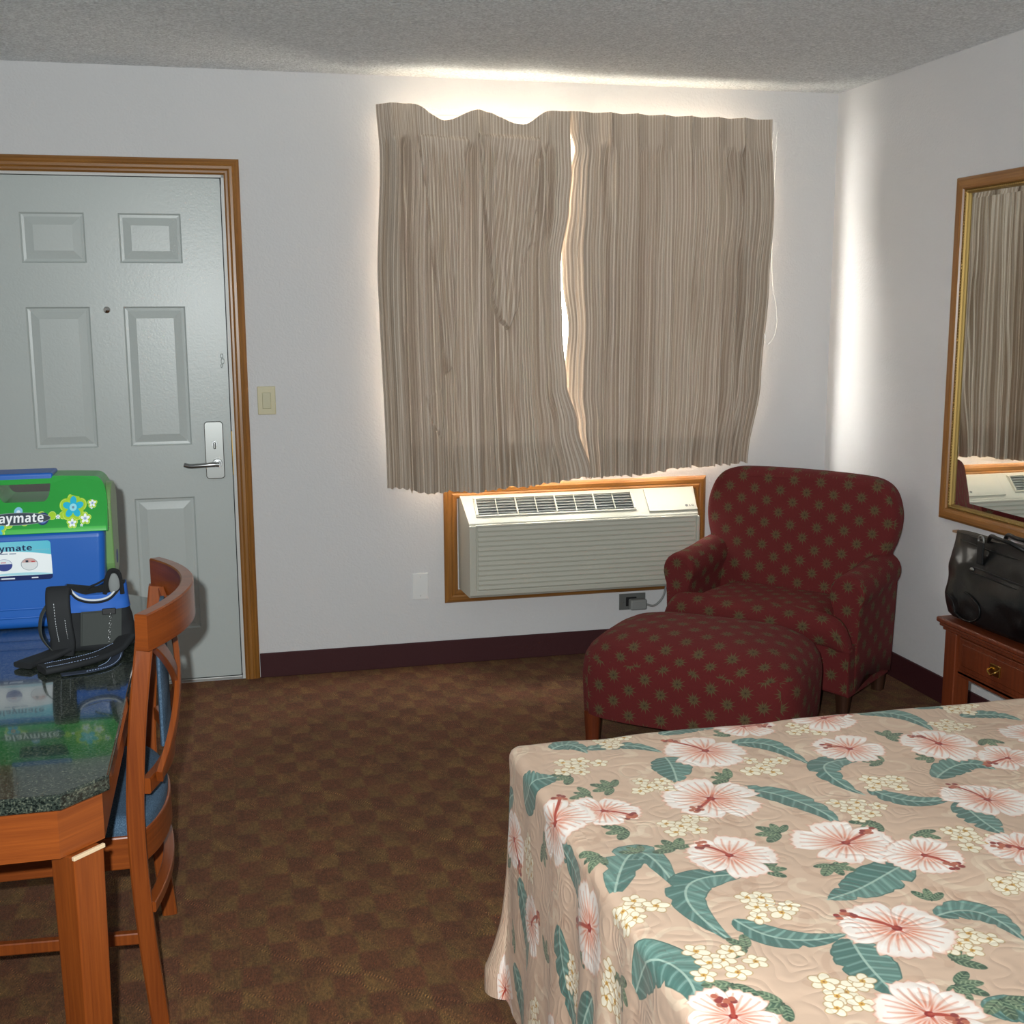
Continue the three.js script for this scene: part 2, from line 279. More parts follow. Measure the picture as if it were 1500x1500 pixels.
// jamb + door slab
{
  const d = structGroup('door_1', 'white embossed six-panel entrance door with steel lever lock');
  const jx0 = DOOR.x0, jx1 = DOOR.x1;
  part('jamb', merge([bx(jx0, jx0 + 0.019, 0, DOOR.y1, -T, 0, 0), bx(jx1 - 0.019, jx1, 0, DOOR.y1, -T, 0, 0), bx(jx0, jx1, DOOR.y1 - 0.016, DOOR.y1, -T, 0, 0), bx(jx0 + 0.019, jx1 - 0.019, DOOR.y1 - 0.04, DOOR.y1 - 0.016, -0.088, -0.056, 0), bx(jx1 - 0.032, jx1 - 0.019, 0, DOOR.y1, -0.09, -0.056, 0), bx(jx0 + 0.019, jx0 + 0.032, 0, DOOR.y1, -0.09, -0.056, 0)]), M.white, d);
  part('threshold', merge([bx(jx0 + 0.019, jx1 - 0.019, 0, 0.013, -T, -0.004, 0.003), bx(jx0 + 0.019, jx1 - 0.019, 0.0, 0.030, -T, -0.0485, 0.001)]), M.alu, d);
  part('door_stop', merge([bx(-2.662, jx1 - 0.019, 0, DOOR.y1 - 0.016, -T, -0.0485, 0), bx(jx0 + 0.019, jx0 + 0.045, 0, DOOR.y1 - 0.016, -T, -0.0485, 0), bx(jx0 + 0.019, jx1 - 0.019, 2.012, DOOR.y1 - 0.016, -T, -0.0485, 0)]), M.white, d);
  const X0 = jx0 + 0.022, X1 = -2.646, Y0 = 0.016, Y1 = 2.031, ZF = -0.008, s = new THREE.Shape();
  s.moveTo(X0, Y0); s.lineTo(X1, Y0); s.lineTo(X1, Y1); s.lineTo(X0, Y1); s.lineTo(X0, Y0);
  const cols = [[-3.392, -3.158], [-3.034, -2.800]], rows = [[1.706, 1.895], [0.989, 1.539], [0.230, 0.778]];
  for (const [a, b] of cols) for (const [c, e] of rows) s.holes.push(rectPath(a, b, c, e));
  const slab = extrude(s, 0.04); slab.translate(0, 0, ZF - 0.04); part('slab', boxUV(slab), M.door, d);
  for (const [a, b] of cols) for (const [c, e] of rows) {   // pressed panel: steps down, rises again to a flat field
    const st = [[0, 0], [0.006, -0.0075], [0.016, -0.0085], [0.020, -0.0075], [0.046, -0.0015], [0.048, -0.0015]], pos = [], ring = (o, z) => [[a + o, c + o, z], [b - o, c + o, z], [b - o, e - o, z], [a + o, e - o, z]];
    for (let k = 0; k + 1 < st.length; k++) { const p = ring(st[k][0], ZF + st[k][1]), q = ring(st[k + 1][0], ZF + st[k + 1][1]); for (let i = 0; i < 4; i++) { const j = (i + 1) % 4; pos.push(...p[i], ...p[j], ...q[j], ...p[i], ...q[j], ...q[i]); } }
    const q = ring(0.048, ZF - 0.0015); pos.push(...q[0], ...q[1], ...q[2], ...q[0], ...q[2], ...q[3]);
    const bk = ring(0, ZF - 0.03); pos.push(...bk[0], ...bk[2], ...bk[1], ...bk[0], ...bk[3], ...bk[2]);
    const g = new THREE.BufferGeometry(); g.setAttribute('position', new THREE.Float32BufferAttribute(pos, 3)); g.computeVertexNormals();
    part('pressed_panel', boxUV(g), M.door, d);
  }
  const ph = part('peephole', (() => { const g = new THREE.LatheGeometry([[0, 0.0070], [0.004, 0.0064], [0.0075, 0.0046], [0.009, 0.0032], [0.012, 0.0028], [0.013, 0.0012], [0.013, 0]].map(([r, y]) => new THREE.Vector2(r, y)), 24); g.rotateX(Math.PI / 2); g.translate(-3.095, 1.527, ZF); return g; })(), mat({ color: rgb(225, 225, 222), roughness: 0.12, metalness: 1 }), d);
  ph.userData.label = 'small shiny round peephole';
  // bare metal dent beside the old bolt
  for (const [x, y, r] of [[-2.668, 1.343, 0.007], [-2.665, 1.322, 0.009], [-2.670, 1.303, 0.005]]) part('dent', (() => { const g = new THREE.TorusGeometry(r, 0.0022, 6, 14); g.scale(0.7, 1.2, 1); g.translate(x, y, ZF + 0.0003); return g; })(), M.door, d);
  const lp = part('lock_plate', (() => { const g = extrude(roundRect(-2.750, -2.676, 0.850, 1.082, 0.014), 0.010, 0.003, 2, 8); g.translate(0, 0, ZF + 0.003); return g; })(), M.steel, d); lp.userData.label = 'brushed steel lock plate';
  for (const [x, y] of [[-2.741, 1.064], [-2.686, 1.064], [-2.712, 0.862]]) part('screw', (() => { const g = new THREE.SphereGeometry(0.0052, 12, 8); g.scale(1, 1, 0.5); g.translate(x, y, ZF + 0.013); return g; })(), M.chrome, lp);
  part('thumb_turn', merge([(() => { const g = new THREE.CylinderGeometry(0.012, 0.013, 0.008, 20); g.rotateX(Math.PI / 2); g.translate(-2.712, 0.992, ZF + 0.016); return g; })(), (() => { const g = bx(-2.717, -2.707, 0.972, 1.000, ZF + 0.018, ZF + 0.034, 0.004); return g; })()]), M.chrome, lp);
  part('lever', merge([(() => { const g = new THREE.CylinderGeometry(0.019, 0.021, 0.012, 24); g.rotateX(Math.PI / 2); g.translate(-2.704, 0.912, ZF + 0.018); return g; })(), (() => { const g = new THREE.CylinderGeometry(0.011, 0.013, 0.036, 18); g.rotateX(Math.PI / 2); g.translate(-2.704, 0.912, ZF + 0.040); return g; })(), tube([[-2.698, 0.912, ZF + 0.058], [-2.725, 0.913, ZF + 0.060], [-2.775, 0.910, ZF + 0.058], [-2.815, 0.909, ZF + 0.052], [-2.832, 0.914, ZF + 0.046]], 0.0095, 24, 10)]), M.chrome, lp);
  part('weatherstrip', bx(X1 + 0.0005, X1 + 0.0030, 0.016, Y1, -0.046, -0.012, 0), M.black, d);
  part('strike', bx(jx1 - 0.0215, jx1 - 0.019, 0.86, 1.04, -0.05, -0.004, 0.0005), M.brass, d);
}
// window: aluminium slider with two panes
{
  const w = structGroup('window_1', 'aluminium sliding window behind the striped curtains'), { x0, x1, y0, y1 } = WIN, zf = -0.075, f = 0.030, xm = (x0 + x1) / 2;
  part('window_frame', merge([bx(x0, x1, y0, y0 + f, zf, zf + 0.05), bx(x0, x1, y1 - f, y1, zf, zf + 0.05), bx(x0, x0 + f, y0 + f, y1 - f, zf, zf + 0.05), bx(x1 - f, x1, y0 + f, y1 - f, zf, zf + 0.05)]), M.alu, w);
  part('mullion', bx(xm - 0.022, xm + 0.022, y0 + f, y1 - f, zf + 0.005, zf + 0.045), M.alu, w);
  for (const [a, b] of [[x0 + f, xm - 0.022], [xm + 0.022, x1 - f]]) part('pane', grid(1, 1, (s, t) => [lerp(a, b, s), lerp(y0 + f, y1 - f, t), zf + 0.025]), M.glass, w);
}

// ---------------------------------------------------------------- curtains
const inPoly = (poly, x, y) => { let c = false; for (let i = 0, j = poly.length - 1; i < poly.length; j = i++) { const [a, b] = poly[i], [d, e] = poly[j]; if ((b > y) !== (e > y) && x < (d - a) * (y - b) / (e - b) + a) c = !c; } return c; };
const dPoly = (poly, x, y) => { let m = 9; for (let i = 0, j = poly.length - 1; i < poly.length; j = i++) { const [a, b] = poly[i], [c, d] = poly[j], vx = c - a, vy = d - b, t = clamp(((x - a) * vx + (y - b) * vy) / (vx * vx + vy * vy)); m = Math.min(m, Math.hypot(x - a - t * vx, y - b - t * vy)); } return m; };
function curtain(o) {
  const nu = o.nu, nv = 240, N = nu + 1, P = [];
  for (let j = 0; j <= nv; j++) for (let i = 0; i <= nu; i++) {
    const s = i / nu, t = j / nv, xt = lerp(o.left(0), o.right(0), s), top = o.top(xt), bot = o.bottom(s), y = lerp(top, bot, t);
    let x = xt + (o.left(t) - o.left(0)) * Math.exp(-s / o.reach[0]) + (o.right(t) - o.right(0)) * Math.exp(-(1 - s) / o.reach[1]), drop = top - y, z = o.z + o.fold(s, t, x, y, drop);
    x += o.side ? o.side(s, t, x, y, drop) : 0;
    P.push([x, y, z]);
  }
  // cloth length along the top of the drop gives the stripes their place
  const row = Math.round(nv * 0.30), U = [0];
  for (let i = 1; i <= nu; i++) { const a = P[row * N + i - 1], b = P[row * N + i]; U.push(U[i - 1] + Math.hypot(b[0] - a[0], b[2] - a[2]) * o.gather(i / nu)); }
  return grid(nu, nv, (s, t, i, j) => P[j * N + i], (s, t, i, j) => { const [x, y] = P[j * N + i]; return [U[i] + (o.skew ? o.skew(x, y) : 0), y]; }, true);
}
const gatherWave = (q, s) => { const w = Math.sin(q); return Math.sign(w) * Math.pow(Math.abs(w), 0.7); };
// left panel: hooks missing, so the heading sags twice and the cloth slumps in loose pouches
const groove = (x, c, w) => { const d = (x - c) / w; return Math.exp(-d * d); };
{
  const topPts = [[-2.04, 2.318], [-1.905, 2.320], [-1.77, 2.258], [-1.632, 2.303], [-1.455, 2.250], [-1.335, 2.309], [-1.25, 2.309]];
  const pouchA = [[-1.880, 2.20], [-1.845, 1.95], [-1.818, 1.65], [-1.795, 1.42], [-1.772, 1.255], [-1.752, 1.29], [-1.742, 1.60], [-1.715, 1.90], [-1.668, 2.19]];
  const pouchB = [[-1.640, 2.21], [-1.612, 1.95], [-1.596, 1.72], [-1.580, 1.55], [-1.555, 1.475], [-1.515, 1.435], [-1.482, 1.53], [-1.470, 1.66], [-1.425, 1.79], [-1.392, 1.93], [-1.375, 2.20]];
  const pouchC = [[-1.868, 1.17], [-1.838, 1.06], [-1.805, 1.00], [-1.780, 1.12], [-1.805, 1.2]];
  const pouchD = [[-1.452, 1.80], [-1.43, 1.76], [-1.385, 1.80], [-1.362, 1.93], [-1.36, 2.15], [-1.40, 2.10], [-1.42, 1.92]];
  const flat = (x) => Math.max(sstep(-1.90, -1.86, x) * sstep(-1.66, -1.70, x), sstep(-1.60, -1.56, x) * sstep(-1.36, -1.40, x));
  const g = curtain({
    nu: 760, z: 0.112, reach: [0.4, 0.16], gather: (s) => { const x = lerp(-2.035, -1.26, s); return lerp(1.75, 1.15, flat(x)); },
    left: (t) => pw([[0, -2.035], [0.12, -2.025], [0.45, -2.048], [1, -2.030]], t), right: (t) => pw([[0, -1.250], [0.056, -1.252], [0.10, -1.250], [0.16, -1.245], [0.25, -1.256], [0.40, -1.290], [0.58, -1.282], [0.73, -1.264], [0.85, -1.215], [1, -1.150]], t),
    top: (x) => pw(topPts, x), bottom: (s) => pw([[0, 0.797], [0.115, 0.792], [0.135, 0.772], [0.5, 0.768], [0.8, 0.785], [1, 0.812]], s) + 0.003 * Math.sin(s * 170),
    skew: (x, y) => { let k = 0; for (const [poly, q] of [[pouchB, 0.16], [pouchA, -0.10]]) if (inPoly(poly, x, y)) k += q * (poly[0][1] - y); return k; },
    fold: (s, t, x, y, drop) => {
      const head = sstep(0.115, 0.16, drop), fl = flat(x) * (1 - sstep(0.1, 0.75, drop) * 0.6), lower = sstep(0.2, 1.2, drop), calm = 1 - 0.88 * sstep(0.86, 0.97, s);
      let z = gatherWave(s * 6.2832 * 11 + 1.6 * Math.sin(s * 21) + 0.7 * Math.sin(t * 3 + s * 9), s) * 0.021 * (1 - fl * 0.55) * (0.30 + 0.70 * head) * calm;
      z += 0.012 * Math.sin(s * 6.2832 * 4.3 + 1 + 0.8 * t) * (0.4 + lower) * calm;
      z += 0.0045 * Math.sin(s * 6.2832 * 39 + 2.0 * Math.sin(s * 33) + t * 2.6 * Math.sin(s * 17)) * head;
      z -= head * (0.051 * groove(x, -1.925 + 0.012 * t, 0.0136) + 0.045 * groove(x, -1.655 - 0.008 * t, 0.0153) * (1 - sstep(0.7, 1.1, drop)) + 0.024 * groove(x, -1.345 + 0.02 * t, 0.0100) + 0.039 * groove(x, -1.70 - 0.05 * t, 0.0119) * sstep(0.7, 1.0, drop) + 0.033 * groove(x, -1.44 - 0.06 * t, 0.0119) * sstep(0.8, 1.1, drop) + 0.033 * groove(x, -1.56 + 0.05 * t, 0.0119) * sstep(0.85, 1.1, drop));
      z += fl * (1 - head) * 0.012;                                           // sagging heading tips forward
      for (const px of [-1.985, -1.905, -1.636, -1.345, -1.29]) { const d = Math.abs(x - px); z += 0.020 * Math.exp(-d * d / 0.00012) * Math.exp(-Math.pow((drop - 0.10) / 0.07, 2)); }
      for (const [poly, A] of [[pouchA, 0.046], [pouchB, 0.058], [pouchC, 0.030], [pouchD, 0.022]]) { const d = dPoly(poly, x, y); if (!inPoly(poly, x, y)) { z -= 0.012 * Math.exp(-d / 0.009) * sstep(poly[0][1] + 0.02, poly[0][1] - 0.1, y); continue; } const lo = sstep(poly[0][1], poly[Math.floor(poly.length / 2)][1], y); z += A * (1 - Math.exp(-d / 0.004)) * (0.45 + 0.55 * lo) * Math.exp(-d / 0.06); }
      z += 0.012 * (noise(x * 16 + 99, y * 5, 512, 512, 77) - 0.5) * head + 0.007 * (noise(x * 40 + y * 6 + 99, y * 9, 512, 512, 78) - 0.5) * head * (1 + fl);
      z -= 0.050 * sstep(0.06, 0.0, s) * lerp(1, 0.5, sstep(0.3, 0.6, t));
      return z * (1 - 0.9 * sstep(0.90, 0.965, s)) + 0.002 * Math.sin(s * 200) * sstep(1.3, 1.5, drop);
    },
  });
  const c = thing('curtain', 'striped beige curtain with its heading sagging in two scallops beside the door', 'curtain', [0, 0, 0], 0, 'curtains over the window');
  part('curtain_cloth', g, M.curtain, c);
}
// right panel: pinch pleats hang straight
{
  const pleats = [848.6, 893.7, 932, 970.7, 1010, 1050, 1089.5, 1133].map((p) => lerp(-1.213, -0.357, (p - 848.6) / (1133 - 848.6)));
  const g = curtain({
    nu: 800, z: 0.096, reach: [0.10, 0.4], gather: () => 1.6,
    left: (t) => pw([[0, -1.256], [0.04, -1.250], [0.10, -1.228], [0.16, -1.251], [0.25, -1.266], [0.36, -1.290], [0.44, -1.282], [0.58, -1.254], [0.70, -1.268], [0.76, -1.272], [0.85, -1.235], [1, -1.172]], t),
    right: (t) => pw([[0, -0.353], [0.25, -0.327], [0.45, -0.348], [0.75, -0.374], [1, -0.412]], t),
    top: (x) => 2.311 + 0.004 * Math.sin(x * 3), bottom: (s) => pw([[0, 0.805], [0.3, 0.806], [0.6, 0.832], [1, 0.842]], s) + 0.003 * Math.sin(s * 150),
    fold: (s, t, x, y, drop) => {
      const head = sstep(0.105, 0.17, drop); let k = 0; while (k < 7 && x > pleats[k]) k++;
      const a = pleats[Math.max(0, k - 1)], b = pleats[Math.min(7, k)], m = b > a ? (x - a) / (b - a) : 0.5, dn = Math.min(Math.abs(x - a), Math.abs(x - b)), calm = lerp(1, 0.12, sstep(0.13, 0.03, s));
      const bay = Math.cos(m * 6.2832);                                        // cloth comes forward at every pleat
      let z = bay * 0.014 * (1 - 0.1 * head) * (1 - 0.4 * sstep(0.8, 1.5, drop)) * calm;
      z += 0.011 * Math.exp(-dn * dn / 0.00004) * (1 - sstep(0.10, 0.30, drop)) - 0.016 * groove(x, a + 0.010, 0.004) * sstep(0.08, 0.12, drop) * (1 - sstep(0.2, 0.5, drop)) - 0.012 * groove(x, a + 0.008, 0.003) * (1 - head);
      z += head * 0.016 * gatherWave(s * 6.2832 * 16 + 1.8 * Math.sin(s * 13 + 2) + 0.6 * t, s) * (0.5 + 0.5 * sstep(0.2, 0.8, drop)) * calm;
      z += head * 0.004 * Math.sin(s * 6.2832 * 46 + 2.5 * Math.sin(s * 29) + t * 2.0 * Math.sin(s * 23));
      z += 0.013 * Math.sin(s * 6.2832 * 2.6 + 0.6) * sstep(0.2, 1.0, drop) * calm;
      z -= head * (0.039 * groove(x, -0.93 - 0.02 * t, 0.0136) + 0.036 * groove(x, -0.86, 0.0119) * (1 - sstep(0.8, 1.2, drop)) + 0.042 * groove(x, -0.535 - 0.03 * t, 0.0136) + 0.033 * groove(x, -0.49, 0.0119) + 0.033 * groove(x, -1.10 + 0.03 * t, 0.0136) + 0.030 * groove(x, -0.70 + 0.03 * t, 0.0136) * sstep(0.5, 0.8, drop));
      z += 0.002 * sstep(0.12, 0.02, s); z -= 0.026 * sstep(0.90, 1.0, s) * lerp(1, 0.35, sstep(0.15, 0.75, t)) + 0.020 * sstep(0.72, 0.92, s) * sstep(0.75, 0.95, t);
      return (z + 0.005 * (noise(x * 18 + 99, y * 4, 512, 512, 79) - 0.5) * head) * (1 - 0.9 * sstep(0.10, 0.04, s));
    },
  });
  const c = thing('curtain', 'striped beige pinch-pleated curtain hanging straight behind the red armchair', 'curtain', [0, 0, 0], 0, 'curtains over the window');
  part('curtain_cloth', g, M.curtain, c);
}
{
  const r = thing('curtain_rod', 'white metal traverse rod holding the curtains above the window', 'curtain rod');
  part('rod', bx(-2.00, -0.45, 2.262, 2.286, 0.062, 0.074, 0.003), M.white, r);
  for (const x of [-1.96, -1.2, -0.48]) part('bracket', merge([bx(x - 0.012, x + 0.012, 2.255, 2.292, 0, 0.004, 0.001), bx(x - 0.006, x + 0.006, 2.268, 2.280, 0.004, 0.064, 0.001)]), M.white, r);
  const c = thing('pull_cord', 'thin white cord hanging beside the edge of the straight curtain', 'cord');
  part('cord', tube([[-0.315, 2.262, 0.062], [-0.318, 1.9, 0.05], [-0.306, 1.62, 0.045], [-0.285, 1.52, 0.045], [-0.281, 1.44, 0.045], [-0.300, 1.38, 0.045], [-0.33, 1.36, 0.05], [-0.335, 1.6, 0.055], [-0.335, 2.262, 0.062]], 0.0013, 90, 5), M.white, c);
}

// ---------------------------------------------------------------- air conditioner
{
  const tr = structGroup('trim_2', 'oak moulding framing the air conditioner in the wall');
  const prof = [[0, 0], [0, 0.016], [0.006, 0.020], [0.016, 0.020], [0.022, 0.016], [0.028, 0.018], [0.040, 0.018], [0.050, 0.012], [0.056, 0.006], [0.056, 0]];
  M.frame(-1.722, -0.640, 0.327, 0.727, 'trim_board', prof, tr, M.oak, 0.0005, false);
  const ac = thing('air_conditioner', 'cream through-wall air conditioner with louvred front under the curtains', 'air conditioner');
  // housing: sloping top, upright front
  const X0 = -1.715, X1 = -0.650, zb = 0.001, zf = 0.140;
  const side = [[zb, 0.333], [zf - 0.006, 0.318], [zf, 0.326], [zf + 0.004, 0.48], [zf, 0.620], [zf - 0.006, 0.636], [0.028, 0.738], [zb, 0.738]];
  const sec = (x, k) => side.map(([z, y]) => [x, lerp(y, 0.5, k * 0.0), z]);
  const inset = (z) => 0.022 * clamp(z / zf);
  const body = (() => { const L = side.map(([z, y]) => [X0 + inset(z), y, z]), R = side.map(([z, y]) => [X1 - inset(z), y, z]); return boxUV(loft([L, R], false)); })();
  // front recess and top openings are cut as real holes would be: the face is built round them
  part('housing', body, M.acbody, ac);
  const fx0 = X0 + 0.055, fx1 = X1 - 0.04, n = 13, fy0 = 0.362, fy1 = 0.622;
  part('front_backing', bx(fx0 - 0.012, fx1 + 0.012, fy0 - 0.012, fy1 + 0.004, zf + 0.000, zf + 0.0045, 0.001), M.acbody, ac);
  for (let k = 0; k < n; k++) {
    const y = lerp(fy0, fy1 - 0.01, k / (n - 1)), h = 0.0175;
    const s = [[zf + 0.0045, y - h * 0.45], [zf + 0.0045, y + h * 0.5], [zf + 0.008, y + h * 0.46], [zf + 0.0135, y - h * 0.30], [zf + 0.0125, y - h * 0.42]];
    part('louvre', loft([s.map(([z, yy]) => [fx0, yy, z]), s.map(([z, yy]) => [fx1, yy, z])], false), M.acbody, ac);
  }
  part('front_border', merge([bx(X0 + 0.018, fx0 - 0.006, 0.328, 0.628, zf + 0.001, zf + 0.013, 0.005), bx(fx1 + 0.006, X1 - 0.018, 0.328, 0.628, zf + 0.001, zf + 0.013, 0.005), bx(fx0 - 0.012, fx1 + 0.012, 0.328, 0.352, zf + 0.001, zf + 0.013, 0.005), bx(fx0 - 0.012, fx1 + 0.012, 0.620, 0.632, zf + 0.000, zf + 0.011, 0.004)]), M.acbody, ac);
  // sloping top: local frame along the slope
  const A = V(0, 0.738, 0.028), B = V(0, 0.636, zf - 0.006), dir = B.clone().sub(A), len = dir.length(); dir.normalize(); const nrm = V(0, dir.z, -dir.y);
  const onTop = (g) => { const m = new THREE.Matrix4().makeBasis(V(1, 0, 0), nrm, dir); m.setPosition(A); return g.applyMatrix4(m); };   // x, up out of the slope, down the slope
  const gx0 = -1.650, gx1 = -0.955, g0 = 0.022, g1 = len - 0.042;
  part('outlet_well', onTop(bx(gx0, gx1, -0.0004, 0.0014, g0, g1, 0.0005)), M.acinside, ac);
  for (let k = 0; k <= 8; k++) { const x = lerp(gx0, gx1, k / 8); part('grille_bar', onTop(bx(x - (k % 2 ? 0.0015 : 0.003), x + (k % 2 ? 0.0015 : 0.003), 0.0012, 0.008, g0 - 0.002, g1 + 0.002, 0.0008)), M.acbody, ac); }
  for (let k = 0; k < 6; k++) { const q = lerp(g0 + 0.004, g1 - 0.006, k / 5); const g = bx(gx0, gx1, 0.0012, 0.0046, q, q + 0.003, 0.0006); part('grille_slat', onTop(g), mat({ color: rgb(128, 136, 132), roughness: 0.5 }), ac); }
  part('outlet_rim', onTop(merge([bx(gx0 - 0.008, gx1 + 0.008, 0, 0.0045, g0 - 0.009, g0 - 0.002, 0.001), bx(gx0 - 0.008, gx1 + 0.008, 0, 0.0045, g1 + 0.002, g1 + 0.009, 0.001), bx(gx0 - 0.008, gx0, 0, 0.0045, g0, g1, 0.001), bx(gx1, gx1 + 0.008, 0, 0.0045, g0, g1, 0.001)])), M.acbody, ac);
  const cd = part('control_door', onTop(bx(-0.892, -0.668, 0.0003, 0.0055, 0.006, len - 0.018, 0.002)), M.acbody, ac);
  part('emblem', onTop((() => { const g = new THREE.CylinderGeometry(0.0065, 0.0065, 0.001, 20); g.translate(-0.715, 0.0058, len - 0.042); return g; })()), mat({ color: rgb(120, 120, 116), roughness: 0.5 }), cd);
  part('lettering', onTop(merge([bx(-0.703, -0.699, 0.0055, 0.0061, len - 0.047, len - 0.037, 0), bx(-0.703, -0.695, 0.0055, 0.0061, len - 0.039, len - 0.037, 0), bx(-0.691, -0.688, 0.0055, 0.0061, len - 0.047, len - 0.037, 0), bx(-0.691, -0.682, 0.0055, 0.0061, len - 0.047, len - 0.045, 0), bx(-0.691, -0.682, 0.0055, 0.0061, len - 0.039, len - 0.037, 0), bx(-0.685, -0.682, 0.0055, 0.0061, len - 0.043, len - 0.037, 0)])), mat({ color: rgb(140, 138, 132), roughness: 0.5 }), cd);
}

// ---------------------------------------------------------------- wall plates
{
  const s = thing('light_switch', 'almond light switch with rocker on the wall beside the door casing', 'light switch');
  part('plate', bx(-2.535, -2.463, 1.104, 1.218, 0, 0.006, 0.003), M.almond, s);
  part('rocker', (() => { const g = bx(-2.516, -2.482, 1.128, 1.194, 0.005, 0.009, 0.002); return g; })(), M.rocker, s);
  const b = thing('blank_plate', 'white blank wall plate low on the wall beside the air conditioner', 'wall plate');
  part('plate', bx(-1.918, -1.849, 0.294, 0.409, 0, 0.006, 0.003), mat({ color: rgb(242, 243, 242), roughness: 0.35 }), b);
  for (const y of [0.31, 0.393]) part('screw', (() => { const g = new THREE.SphereGeometry(0.003, 10, 6); g.scale(1, 1, 0.4); g.translate(-1.8835, y, 0.006); return g; })(), M.white, b);
  const o = thing('wall_outlet', 'steel wall outlet under the air conditioner beside the armchair', 'outlet');
  part('plate', bx(-0.986, -0.862, 0.187, 0.261, 0, 0.005, 0.002), mat({ color: rgb(138, 140, 138), roughness: 0.4, metalness: 0.5 }), o);
  part('socket', bx(-0.955, -0.905, 0.203, 0.245, 0.004, 0.007, 0.002), M.black, o);
  part('screw', (() => { const g = new THREE.SphereGeometry(0.003, 10, 6); g.scale(1, 1, 0.4); g.translate(-0.967, 0.224, 0.005); return g; })(), M.steel, o);
  const p = thing('power_plug', 'grey power plug pushed into the steel outlet', 'plug');
  part('plug_body', bx(-0.945, -0.868, 0.192, 0.240, 0.0072, 0.047, 0.008), mat({ color: rgb(150, 152, 150), roughness: 0.5 }), p);
  part('cable', tube([[-0.872, 0.214, 0.028], [-0.83, 0.205, 0.03], [-0.79, 0.24, 0.03], [-0.77, 0.31, 0.03]], 0.005, 24, 8), mat({ color: rgb(150, 152, 150), roughness: 0.5 }), p);
}
